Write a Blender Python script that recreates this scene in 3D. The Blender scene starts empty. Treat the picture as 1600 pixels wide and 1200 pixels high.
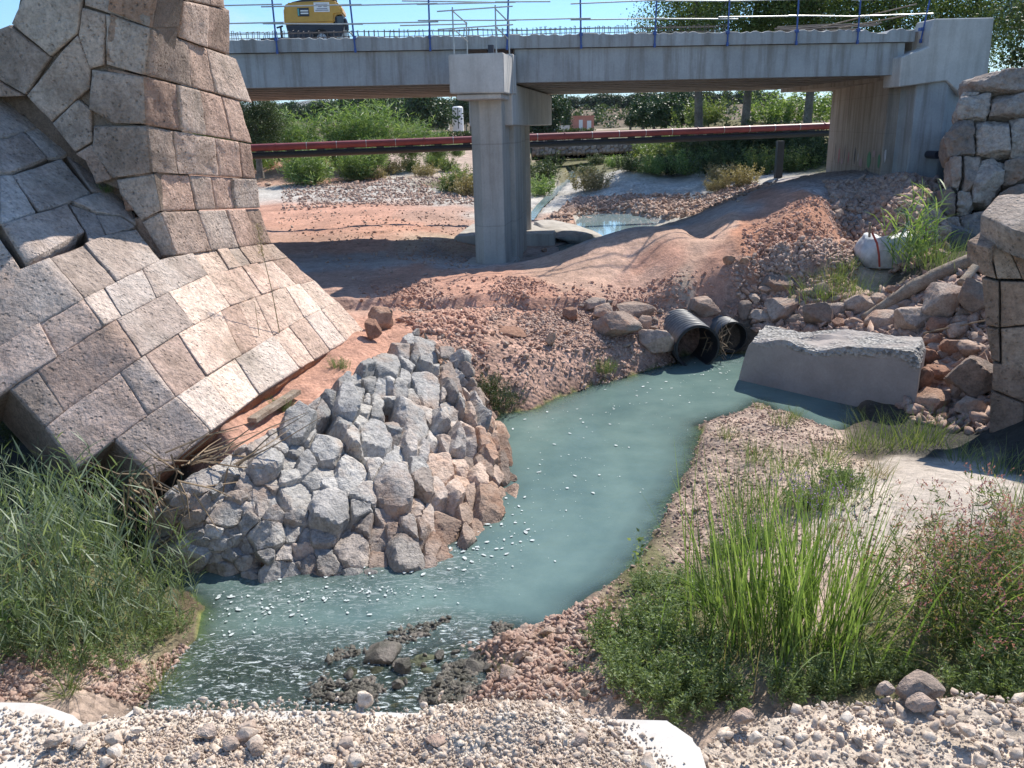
import bpy, bmesh, math, random
import numpy as np
from mathutils import Vector, Matrix, noise as mnoise
random.seed(7); rng = np.random.default_rng(7)
D2R = math.radians
scene = bpy.context.scene
# ------------------------------------------------------------------ camera
CAMH, FPX, PITCH, ROLL = 5.7, 1300.0, D2R(17.1), D2R(1.4)
Fv = np.array([0, math.cos(PITCH), -math.sin(PITCH)])
R0 = np.array([1., 0, 0]); U0 = np.array([0, math.sin(PITCH), math.cos(PITCH)])
Rv = R0*math.cos(ROLL) - U0*math.sin(ROLL); Uv = U0*math.cos(ROLL) + R0*math.sin(ROLL)
CP = np.array([0, 0, CAMH])
cam = bpy.data.cameras.new('camera'); camo = bpy.data.objects.new('camera', cam)
scene.collection.objects.link(camo); scene.camera = camo
cam.sensor_width = 36; cam.lens = 36*FPX/1600; cam.clip_start = 0.05; cam.clip_end = 20000
mw = Matrix.Identity(4)
for i in range(3):
    mw[i][0] = Rv[i]; mw[i][1] = Uv[i]; mw[i][2] = -Fv[i]; mw[i][3] = CP[i]
camo.matrix_world = mw
# ------------------------------------------------------------------ light
SUN_AZ, SUN_EL = D2R(35), D2R(48)
sdir = np.array([math.sin(SUN_AZ)*math.cos(SUN_EL), math.cos(SUN_AZ)*math.cos(SUN_EL), math.sin(SUN_EL)])
sun = bpy.data.lights.new('sun', 'SUN'); suno = bpy.data.objects.new('sun', sun); scene.collection.objects.link(suno)
sun.energy = 5.0; sun.angle = D2R(0.53); sun.color = (1.0, .94, .85)
suno.rotation_euler = Vector(sdir).to_track_quat('Z', 'Y').to_euler()
world = bpy.data.worlds.new('World'); scene.world = world; world.use_nodes = True
wt = world.node_tree; wt.nodes.clear()
def wn(t, **k):
    n = wt.nodes.new(t)
    for a, b in k.items(): setattr(n, a, b)
    return n
sky = wn('ShaderNodeTexSky'); sky.sky_type = 'NISHITA'; sky.sun_disc = False
sky.sun_elevation = SUN_EL; sky.sun_rotation = SUN_AZ; sky.air_density = 1.0; sky.dust_density = 0.15; sky.ozone_density = 3.0
bg = wn('ShaderNodeBackground'); bg.inputs[1].default_value = 0.125
tc = wn('ShaderNodeTexCoord'); mp = wn('ShaderNodeMapping'); mp.inputs['Scale'].default_value = (1.0, 1.0, 3.2)
cn = wn('ShaderNodeTexNoise'); cn.inputs['Scale'].default_value = 2.6; cn.inputs['Detail'].default_value = 8; cn.inputs['Roughness'].default_value = .58
cr = wn('ShaderNodeValToRGB'); cr.color_ramp.elements[0].position = .54; cr.color_ramp.elements[1].position = .76
mx = wn('ShaderNodeMix', data_type='RGBA'); mx.inputs[7].default_value = (5.2, 5.9, 6.3, 1)
wo = wn('ShaderNodeOutputWorld'); L = wt.links.new
L(tc.outputs['Generated'], mp.inputs['Vector']); L(mp.outputs[0], cn.inputs['Vector']); L(cn.outputs[0], cr.inputs[0])
L(cr.outputs[0], mx.inputs[0]); tn = wn('ShaderNodeMix', data_type='RGBA', blend_type='MULTIPLY'); tn.inputs[0].default_value = 1; tn.inputs[7].default_value = (.62, .86, 1.06, 1); L(sky.outputs[0], tn.inputs[6]); L(tn.outputs[2], mx.inputs[6]); L(mx.outputs[2], bg.inputs[0]); L(bg.outputs[0], wo.inputs[0])
scene.view_settings.view_transform = 'Standard'; scene.view_settings.look = 'None'
scene.view_settings.exposure = 0.5; scene.view_settings.gamma = 1; scene.view_settings.use_curve_mapping = False
scene.cycles.max_bounces = 6; scene.cycles.transparent_max_bounces = 12
# ------------------------------------------------------------------ projection helpers (pixel of the photo -> a place on a real plane)
def ray(u, v): return Fv + (u-800)/FPX*Rv + (600-v)/FPX*Uv
def gz(u, v, z): d = ray(u, v); return CP + d*(z-CAMH)/d[2]
def gy(u, v, y): d = ray(u, v); return CP + d*y/d[1]
def gpl(u, v, P, n): d = ray(u, v); return CP + d*np.dot(np.array(P)-CP, n)/np.dot(d, n)
def proj(P):
    d = np.asarray(P)-CP; w = d@Fv
    return 800+FPX*(d@Rv)/w, 600-FPX*(d@Uv)/w, w
def nrm(v): v = np.asarray(v, float); return v/np.linalg.norm(v)
# ------------------------------------------------------------------ numpy value noise
_perm = np.random.default_rng(3).random((64, 64, 64)).astype(np.float32)
def vnoise(P):
    P = np.asarray(P, float); i = np.floor(P).astype(int); f = P-i; f = f*f*(3-2*f)
    def g(a, b, c): return _perm[(i[..., 0]+a) & 63, (i[..., 1]+b) & 63, (i[..., 2]+c) & 63]
    x, y, z = f[..., 0], f[..., 1], f[..., 2]
    c00 = g(0,0,0)*(1-x)+g(1,0,0)*x; c10 = g(0,1,0)*(1-x)+g(1,1,0)*x
    c01 = g(0,0,1)*(1-x)+g(1,0,1)*x; c11 = g(0,1,1)*(1-x)+g(1,1,1)*x
    return ((c00*(1-y)+c10*y)*(1-z)+(c01*(1-y)+c11*y)*z)*2-1
def fbm(P, sc=1., oct=4, rough=.5):
    P = np.asarray(P, float)*sc; a = 1.; s = 0.; t = 0.
    for k in range(oct):
        s = s + a*vnoise(P*(2.03**k)+k*17.3); t += a; a *= rough
    return s/t
# ------------------------------------------------------------------ mesh helpers
COL = scene.collection
def mesh_np(name, V, F, mat=None, smooth=False, attr=None):
    V = np.asarray(V, np.float32); me = bpy.data.meshes.new(name)
    if isinstance(F, np.ndarray):
        k = F.shape[1]; nf = len(F)
        me.vertices.add(len(V)); me.vertices.foreach_set('co', V.ravel())
        me.loops.add(nf*k); me.loops.foreach_set('vertex_index', F.astype(np.int32).ravel())
        me.polygons.add(nf); me.polygons.foreach_set('loop_start', np.arange(0, nf*k, k, dtype=np.int32))
        me.polygons.foreach_set('loop_total', np.full(nf, k, np.int32)); me.update(calc_edges=True)
    else:
        me.from_pydata([tuple(map(float, v)) for v in V], [], [tuple(int(i) for i in f) for f in F]); me.update()
    if smooth: me.polygons.foreach_set('use_smooth', np.ones(len(me.polygons), bool))
    if attr:
        for an, av in attr.items():
            av = np.asarray(av, np.float32)
            if av.ndim == 1:
                a = me.attributes.new(an, 'FLOAT', 'POINT'); a.data.foreach_set('value', av)
            else:
                a = me.attributes.new(an, 'FLOAT_COLOR', 'POINT')
                if av.shape[1] == 3: av = np.hstack([av, np.ones((len(av), 1), np.float32)])
                a.data.foreach_set('color', av.ravel())
    if mat: me.materials.append(mat)
    return me
def put(name, me, parent=None, loc=(0,0,0), rot=None, scale=None, label=None, cat=None, group=None, kind=None):
    o = bpy.data.objects.new(name, me); COL.objects.link(o)
    if parent: o.parent = parent
    o.location = tuple(map(float, loc))
    if rot is not None: o.rotation_euler = tuple(map(float, rot))
    if scale is not None: o.scale = tuple(map(float, scale)) if hasattr(scale, '__len__') else (scale,)*3
    if label: o['label'] = label
    if cat: o['category'] = cat
    if group: o['group'] = group
    if kind: o['kind'] = kind
    return o
ORG = {}
def thing(name, label, cat, loc=(0,0,0), group=None):
    o = put(name, None, loc=loc, label=label, cat=cat, group=group); ORG[o.name] = np.array(loc, float); o.empty_display_size = .2
    return o
def part(name, V, F, mat, parent, smooth=False, attr=None, label=None, kind=None):
    """world-space geometry linked below a thing (or below a part of it)"""
    root = parent
    while root.parent: root = root.parent
    org = ORG[root.name]
    o = put(name, mesh_np(name, np.asarray(V, float)-org, F, mat, smooth, attr), parent, label=label, kind=kind)
    return o
class MB:
    def __init__(s): s.V = []; s.F = []; s.n = 0
    def add(s, V, F):
        V = np.asarray(V, float); s.V.append(V); s.F += [tuple(int(i)+s.n for i in f) for f in F]; s.n += len(V); return s
    def box(s, c, sz, ax=None, taper=1.0):
        c = np.asarray(c, float); h = np.asarray(sz, float)/2
        ax = np.eye(3) if ax is None else np.asarray(ax, float)
        V = []
        for z in (-1, 1):
            k = taper if z > 0 else 1
            for x, y in ((-1,-1),(1,-1),(1,1),(-1,1)): V.append(c+ax[0]*x*h[0]*k+ax[1]*y*h[1]*k+ax[2]*z*h[2])
        return s.add(V, [(3,2,1,0),(4,5,6,7),(0,1,5,4),(1,2,6,5),(2,3,7,6),(3,0,4,7)])
    def tube(s, pts, rad, n=8, caps=True):
        pts = [np.asarray(p, float) for p in pts]; m = len(pts)
        rad = rad if hasattr(rad, '__len__') else [rad]*m
        V = []; F = []; prev = None
        for i, p in enumerate(pts):
            t = nrm(pts[min(i+1, m-1)]-pts[max(i-1, 0)])
            a = prev if prev is not None else (np.array([0,0,1.]) if abs(t[2]) < .9 else np.array([1.,0,0]))
            x = nrm(a-t*np.dot(a, t)); y = np.cross(t, x); prev = x
            for k in range(n):
                q = 2*math.pi*k/n; V.append(p+rad[i]*(math.cos(q)*x+math.sin(q)*y))
        for i in range(m-1):
            for k in range(n):
                k2 = (k+1) % n; F.append((i*n+k, i*n+k2, (i+1)*n+k2, (i+1)*n+k))
        if caps: F.append(tuple(range(n))[::-1]); F.append(tuple((m-1)*n+k for k in range(n)))
        return s.add(V, F)
    def prism(s, poly, ext):
        """polygon of 3-D points extruded by vector ext"""
        P = np.asarray(poly, float); n = len(P); ext = np.asarray(ext, float)
        V = np.vstack([P, P+ext]); F = [tuple(range(n)), tuple(range(2*n-1, n-1, -1))]
        F += [(i, n+i, n+(i+1) % n, (i+1) % n) for i in range(n)]
        return s.add(V, F)
    def done(s): return (np.vstack(s.V), s.F)
    def part(s, name, mat, parent, smooth=False, label=None, kind=None):
        return part(name, np.vstack(s.V), s.F, mat, parent, smooth, label=label, kind=kind)
def fix_normals(o):
    bm = bmesh.new(); bm.from_mesh(o.data); bmesh.ops.recalc_face_normals(bm, faces=bm.faces); bm.to_mesh(o.data); bm.free()
def bevel(o, w=.02, seg=2):
    bm = bmesh.new(); bm.from_mesh(o.data); bmesh.ops.recalc_face_normals(bm, faces=bm.faces)
    es = [e for e in bm.edges if len(e.link_faces) == 2 and e.calc_face_angle(0) > .5]
    bmesh.ops.bevel(bm, geom=es, offset=w, segments=seg, affect='EDGES', clamp_overlap=True); bm.to_mesh(o.data); bm.free(); return o
def ico(sub):
    bm = bmesh.new(); bmesh.ops.create_icosphere(bm, subdivisions=sub, radius=1)
    V = np.array([v.co[:] for v in bm.verts]); F = np.array([[v.index for v in f.verts] for f in bm.faces]); bm.free(); return V, F
ICO = {k: ico(k) for k in (1, 2, 3, 4, 5)}
# ------------------------------------------------------------------ materials
def new_mat(name):
    m = bpy.data.materials.new(name); m.use_nodes = True; nt = m.node_tree; nt.nodes.clear()
    out = nt.nodes.new('ShaderNodeOutputMaterial'); return m, nt, out
class NT:
    def __init__(s, nt): s.nt = nt
    def n(s, t, ins=None, **k):
        x = s.nt.nodes.new(t)
        for a, b in k.items(): setattr(x, a, b)
        if ins:
            for a, b in ins.items():
                if isinstance(b, bpy.types.NodeSocket): s.nt.links.new(b, x.inputs[a])
                else: x.inputs[a].default_value = b
        return x
    def noise(s, vec, sc, det=4, rough=.55, dist=0.):
        return s.n('ShaderNodeTexNoise', {'Vector': vec, 'Scale': sc, 'Detail': det, 'Roughness': rough, 'Distortion': dist}).outputs[0]
    def ramp(s, fac, stops):
        r = s.n('ShaderNodeValToRGB', {0: fac}); e = r.color_ramp.elements
        while len(e) < len(stops): e.new(.5)
        for i, (p, c) in enumerate(stops):
            e[i].position = p; e[i].color = (*c, 1) if hasattr(c, '__len__') else (c, c, c, 1)
        return r.outputs[0]
    def mix(s, fac, a, b, mode='MIX'):
        x = s.n('ShaderNodeMix', data_type='RGBA', blend_type=mode)
        for i, v in ((0, fac), (6, a), (7, b)):
            if isinstance(v, bpy.types.NodeSocket): s.nt.links.new(v, x.inputs[i])
            else: x.inputs[i].default_value = (*v, 1) if hasattr(v, '__len__') else v
        return x.outputs[2]
    def math(s, op, a, b=0., clamp=False):
        x = s.n('ShaderNodeMath', operation=op, use_clamp=clamp)
        for i, v in ((0, a), (1, b)):
            if isinstance(v, bpy.types.NodeSocket): s.nt.links.new(v, x.inputs[i])
            else: x.inputs[i].default_value = v
        return x.outputs[0]
    def bump(s, h, strength, dist, prev=None):
        d = {'Height': h, 'Strength': strength, 'Distance': dist}
        if prev is not None: d['Normal'] = prev
        return s.n('ShaderNodeBump', d).outputs[0]
def mat_stone(name, cols, scale=1.2, fine=18., pit=0., rough=.92, vary=.35, bump=.6, attr=None, stain=None, bumpdist=.02, crack=0.):
    """cols: 3 base colours; world-space noise so that every stone differs"""
    m, nt, out = new_mat(name); t = NT(nt)
    pos = t.n('ShaderNodeNewGeometry').outputs['Position']
    oi = t.n('ShaderNodeObjectInfo').outputs['Random']
    a = t.noise(pos, scale, 5, .6)
    if vary:
        a = t.math('ADD', a, t.math('MULTIPLY', t.math('SUBTRACT', oi, .5), vary))
    c = t.ramp(a, [(.3, cols[0]), (.5, cols[1]), (.7, cols[2])])
    f = t.noise(pos, fine, 6, .7)
    c = t.mix(.75, c, t.ramp(f, [(.25, .42), (.5, .95), (.75, 1.35)]), 'MULTIPLY')
    br = t.ramp(t.noise(pos, fine*2.7, 3, .6), [(.32, .6), (.5, 1.), (.8, 1.15)])
    c = t.mix(.6, c, br, 'MULTIPLY')
    if stain: c = t.mix(t.ramp(t.noise(pos, stain[1], 5, .65), [(.5, 0.), (.66, stain[2])]), c, stain[0])
    if attr: c = t.mix(1., c, t.n('ShaderNodeAttribute', attribute_name=attr).outputs['Color'], 'MULTIPLY')
    b = t.bump(t.noise(pos, fine*.45, 6, .65), bump, bumpdist*1.6)
    b = t.bump(t.noise(pos, fine*1.8, 5, .7), bump, bumpdist, b)
    if pit:
        vo = t.n('ShaderNodeTexVoronoi', {'Vector': pos, 'Scale': fine*1.5}).outputs[0]
        pm = t.ramp(vo, [(.0, 0.), (.32, 1.)])
        pm2 = t.math('MAXIMUM', pm, t.ramp(t.noise(pos, fine*.3, 3), [(.42, 1.), (.55, 0.)]))
        b = t.bump(pm2, pit, bumpdist*.8, b); c = t.mix(.55, c, t.ramp(pm2, [(0., .35), (.7, 1.)]), 'MULTIPLY')
    if crack:
        vo = t.n('ShaderNodeTexVoronoi', {'Vector': t.n('ShaderNodeVectorMath', {0: pos, 1: t.n('ShaderNodeTexNoise', {'Vector': pos, 'Scale': 3.}).outputs[1]}, operation='ADD').outputs[0], 'Scale': 2.6}, feature='DISTANCE_TO_EDGE').outputs[0]
        k = t.ramp(vo, [(.0, 0.), (.03, 1.)]); b = t.bump(k, crack, .03, b); c = t.mix(.5*crack, c, k, 'MULTIPLY')
    p = t.n('ShaderNodeBsdfPrincipled', {'Base Color': c, 'Roughness': rough, 'Normal': b, 'Specular IOR Level': .25})
    nt.links.new(p.outputs[0], out.inputs[0]); return m
def mat_plain(name, col, rough=.6, metal=0., var=.15, nscale=6., bump=0., spec=.5):
    m, nt, out = new_mat(name); t = NT(nt)
    pos = t.n('ShaderNodeNewGeometry').outputs['Position']
    f = t.noise(pos, nscale, 5, .6)
    c = t.mix(1., col, t.ramp(f, [(.3, 1-var), (.7, 1+var)]), 'MULTIPLY')
    d = {'Base Color': c, 'Roughness': rough, 'Metallic': metal, 'Specular IOR Level': spec}
    if bump: d['Normal'] = t.bump(f, bump, .01)
    p = t.n('ShaderNodeBsdfPrincipled', d); nt.links.new(p.outputs[0], out.inputs[0]); return m
def mat_leaf(name, cols, trans=.35, rough=.5):
    m, nt, out = new_mat(name); t = NT(nt)
    g = t.n('ShaderNodeNewGeometry'); r = g.outputs['Random Per Island']
    big = t.noise(g.outputs['Position'], .8, 2)
    c = t.ramp(t.math('ADD', t.math('MULTIPLY', r, .7), t.math('MULTIPLY', big, .3)), [(.1, cols[0]), (.5, cols[1]), (.85, cols[2])])
    p = t.n('ShaderNodeBsdfPrincipled', {'Base Color': c, 'Roughness': rough, 'Specular IOR Level': .35})
    tr = t.n('ShaderNodeBsdfTranslucent', {0: t.mix(1., c, (1.25, 1.3, .6), 'MULTIPLY')})
    mxs = t.n('ShaderNodeMixShader', {0: trans, 1: p.outputs[0], 2: tr.outputs[0]})
    nt.links.new(mxs.outputs[0], out.inputs[0]); return m
def mat_concrete(name, col, streak=.4, rough=.85, dirt=(.16,.13,.10), joint=None):
    m, nt, out = new_mat(name); t = NT(nt)
    pos = t.n('ShaderNodeNewGeometry').outputs['Position']
    st = t.n('ShaderNodeMapping', {0: pos}); st.inputs['Scale'].default_value = (3.2, 3.2, .22)
    s1 = t.noise(st.outputs[0], 1.0, 6, .65); s2 = t.noise(pos, .8, 5, .6); s3 = t.noise(pos, 14, 5, .7)
    c = t.mix(1., col, t.ramp(s2, [(.3, .84), (.7, 1.14)]), 'MULTIPLY')
    c = t.mix(t.math('MULTIPLY', t.ramp(s1, [(.46, 0.), (.64, 1.)]), streak), c, dirt)
    c = t.mix(t.math('MULTIPLY', t.ramp(s1, [(.24, 1.), (.36, 0.)]), streak*.5), c, (.5, .5, .48))
    c = t.mix(.5, c, t.ramp(s3, [(.3, .8), (.7, 1.1)]), 'MULTIPLY')
    b = t.bump(s3, .35, .01); b = t.bump(s2, .3, .04, b)
    if joint:
        sep = t.n('ShaderNodeSeparateXYZ', {0: pos}).outputs[2]
        w = t.math('FRACT', t.math('DIVIDE', sep, joint)); k = t.ramp(w, [(0., .55), (.02, 1.)])
        c = t.mix(.6, c, k, 'MULTIPLY')
    p = t.n('ShaderNodeBsdfPrincipled', {'Base Color': c, 'Roughness': rough, 'Normal': b, 'Specular IOR Level': .3})
    nt.links.new(p.outputs[0], out.inputs[0]); return m
M = {}
M['ashlar'] = mat_stone('ashlar_limestone', [(.40,.315,.265), (.54,.43,.365), (.64,.54,.47)], .9, 8., pit=1., bump=1., attr='tint', vary=.4, stain=((.16,.13,.10), .7, .55), bumpdist=.036)
M['mortar'] = mat_stone('red_mortar', [(.30,.13,.07), (.38,.18,.10), (.44,.24,.15)], 2., 22., bump=1., vary=0)
M['riprap'] = mat_stone('grey_limestone', [(.33,.315,.29), (.47,.44,.40), (.58,.54,.48)], 1.5, 9., bump=.9, vary=.5, stain=((.42,.27,.18), .9, .6), attr='tint', bumpdist=.035, crack=.35)
M['boulder'] = mat_stone('pinkish_boulder', [(.28,.22,.18), (.40,.30,.24), (.48,.38,.31)], 1.6, 9., bump=.9, vary=.7, stain=((.40,.20,.12), 1.2, .5), bumpdist=.03)
M['redrock'] = mat_stone('red_clay_rock', [(.34,.19,.13), (.43,.27,.19), (.49,.36,.28)], 1.6, 10., bump=.9, vary=.6, bumpdist=.03)
M['wallrock'] = mat_stone('escollera_rock', [(.24,.21,.19), (.38,.32,.28), (.46,.41,.37)], 1.1, 5., bump=1., vary=.5, stain=((.38,.22,.14), .8, .6), bumpdist=.05, crack=.3)
M['gravel'] = mat_stone('pale_gravel', [(.42,.31,.24), (.60,.49,.39), (.72,.63,.53)], 9., 40., bump=.6, vary=0, bumpdist=.006)
M['pebble'] = mat_stone('pink_pebble', [(.36,.22,.165), (.45,.315,.25), (.52,.42,.35)], 7., 30., bump=.6, vary=0, bumpdist=.01)
M['clod'] = mat_stone('red_earth_clod', [(.44,.24,.17), (.52,.31,.23), (.58,.39,.30)], 4., 22., bump=.6, vary=0, bumpdist=.01)
M['algae'] = mat_stone('algae_stone', [(.06,.06,.045), (.12,.11,.09), (.22,.19,.16)], 5., 25., bump=.8, vary=0, rough=.5, bumpdist=.01)
M['girder'] = mat_concrete('girder_concrete', (.37,.385,.39), .7, dirt=(.20,.185,.165))
M['conc'] = mat_concrete('pier_concrete', (.44,.41,.37), .35, joint=2.6)
M['cap'] = mat_concrete('cap_concrete', (.55,.53,.50), .25)
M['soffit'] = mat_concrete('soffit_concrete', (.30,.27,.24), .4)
M['abut'] = mat_concrete('abutment_concrete', (.38,.33,.28), .65, joint=1.3)
M['white_slab'] = mat_concrete('white_concrete', (.60,.57,.52), .35, dirt=(.46,.39,.31))
M['block'] = mat_stone('rough_block_concrete', [(.29,.26,.24), (.36,.32,.29), (.42,.38,.35)], .8, 8., bump=.5, vary=0, bumpdist=.02)
M['agg'] = mat_stone('broken_aggregate', [(.20,.18,.16), (.33,.30,.28), (.45,.42,.39)], 5., 14., bump=1., vary=0, bumpdist=.05)
M['blue'] = mat_plain('blue_painted_steel', (.05,.10,.30), .5, .3)
M['galv'] = mat_plain('galvanised_tube', (.42,.43,.42), .45, .5)
M['rebar'] = mat_plain('rusty_rebar', (.10,.085,.08), .8)
M['redpipe'] = mat_plain('red_pipe_paint', (.24,.055,.06), .5, .0, .2, 2.)
M['darkpipe'] = mat_plain('black_steel', (.018,.022,.026), .5)
M['hdpe'] = mat_plain('grey_black_corrugated_plastic', (.12,.125,.13), .5, 0, .35, 5.)
M['yellow'] = mat_plain('yellow_canopy', (.55,.30,.05), .4, 0, .08)
M['dark'] = mat_plain('dark_plastic', (.02,.025,.04), .5)
M['tyre'] = mat_plain('tyre_rubber', (.02,.02,.022), .85)
M['rim'] = mat_plain('grey_rim', (.28,.30,.33), .5, .4)
M['white'] = mat_plain('white_paint', (.75,.75,.74), .5, 0, .04)
M['sack'] = mat_plain('white_woven_sack', (.5,.51,.51), .8, 0, .3, 5., 1.)
M['redstrap'] = mat_plain('red_strap', (.35,.06,.04), .7)
M['wood'] = mat_stone('weathered_wood', [(.24,.18,.13), (.36,.28,.21), (.45,.38,.30)], 4., 26., bump=.9, vary=.2)
M['twig'] = mat_plain('dry_twig', (.26,.19,.12), .9, 0, .3)
M['pinkwall'] = mat_plain('salmon_render', (.52,.22,.16), .85, 0, .08, 1.)
M['bark'] = mat_stone('grey_bark', [(.14,.12,.10), (.22,.20,.17), (.30,.28,.24)], 1.2, 7., bump=1., vary=.1, bumpdist=.04)
M['glass'] = mat_plain('dark_pane', (.05,.06,.07), .15)
M['reed'] = mat_leaf('reed_leaf', [(.08,.115,.06), (.155,.21,.12), (.31,.36,.25)])
M['iris'] = mat_leaf('bright_blade', [(.07,.125,.035), (.145,.225,.07), (.26,.34,.14)], .45)
M['herb'] = mat_leaf('herb_leaf', [(.08,.12,.05), (.17,.24,.10), (.31,.38,.20)])
M['persic'] = mat_leaf('knotweed_leaf', [(.06,.10,.035), (.14,.20,.08), (.27,.22,.12)])
M['flower'] = mat_leaf('pink_flower', [(.35,.14,.18), (.45,.20,.24), (.50,.28,.30)])
M['violet'] = mat_leaf('violet_flower', [(.20,.12,.35), (.26,.16,.42), (.35,.22,.5)])
M['grass'] = mat_leaf('grass_blade', [(.08,.12,.04), (.14,.20,.07), (.28,.30,.14)])
M['dry'] = mat_leaf('dry_grass', [(.20,.17,.09), (.32,.26,.14), (.42,.34,.20)], .25)
M['cane'] = mat_leaf('cane_leaf', [(.07,.13,.04), (.17,.26,.08), (.34,.42,.20)])
M['poplar'] = mat_leaf('poplar_leaf', [(.05,.09,.025), (.11,.16,.045), (.23,.28,.10)], .4)
M['pine'] = mat_leaf('pine_needles', [(.02,.045,.02), (.04,.075,.03), (.07,.11,.045)], .15)
M['olive'] = mat_leaf('dark_leaf', [(.03,.05,.02), (.06,.09,.035), (.11,.14,.06)], .25)
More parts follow.
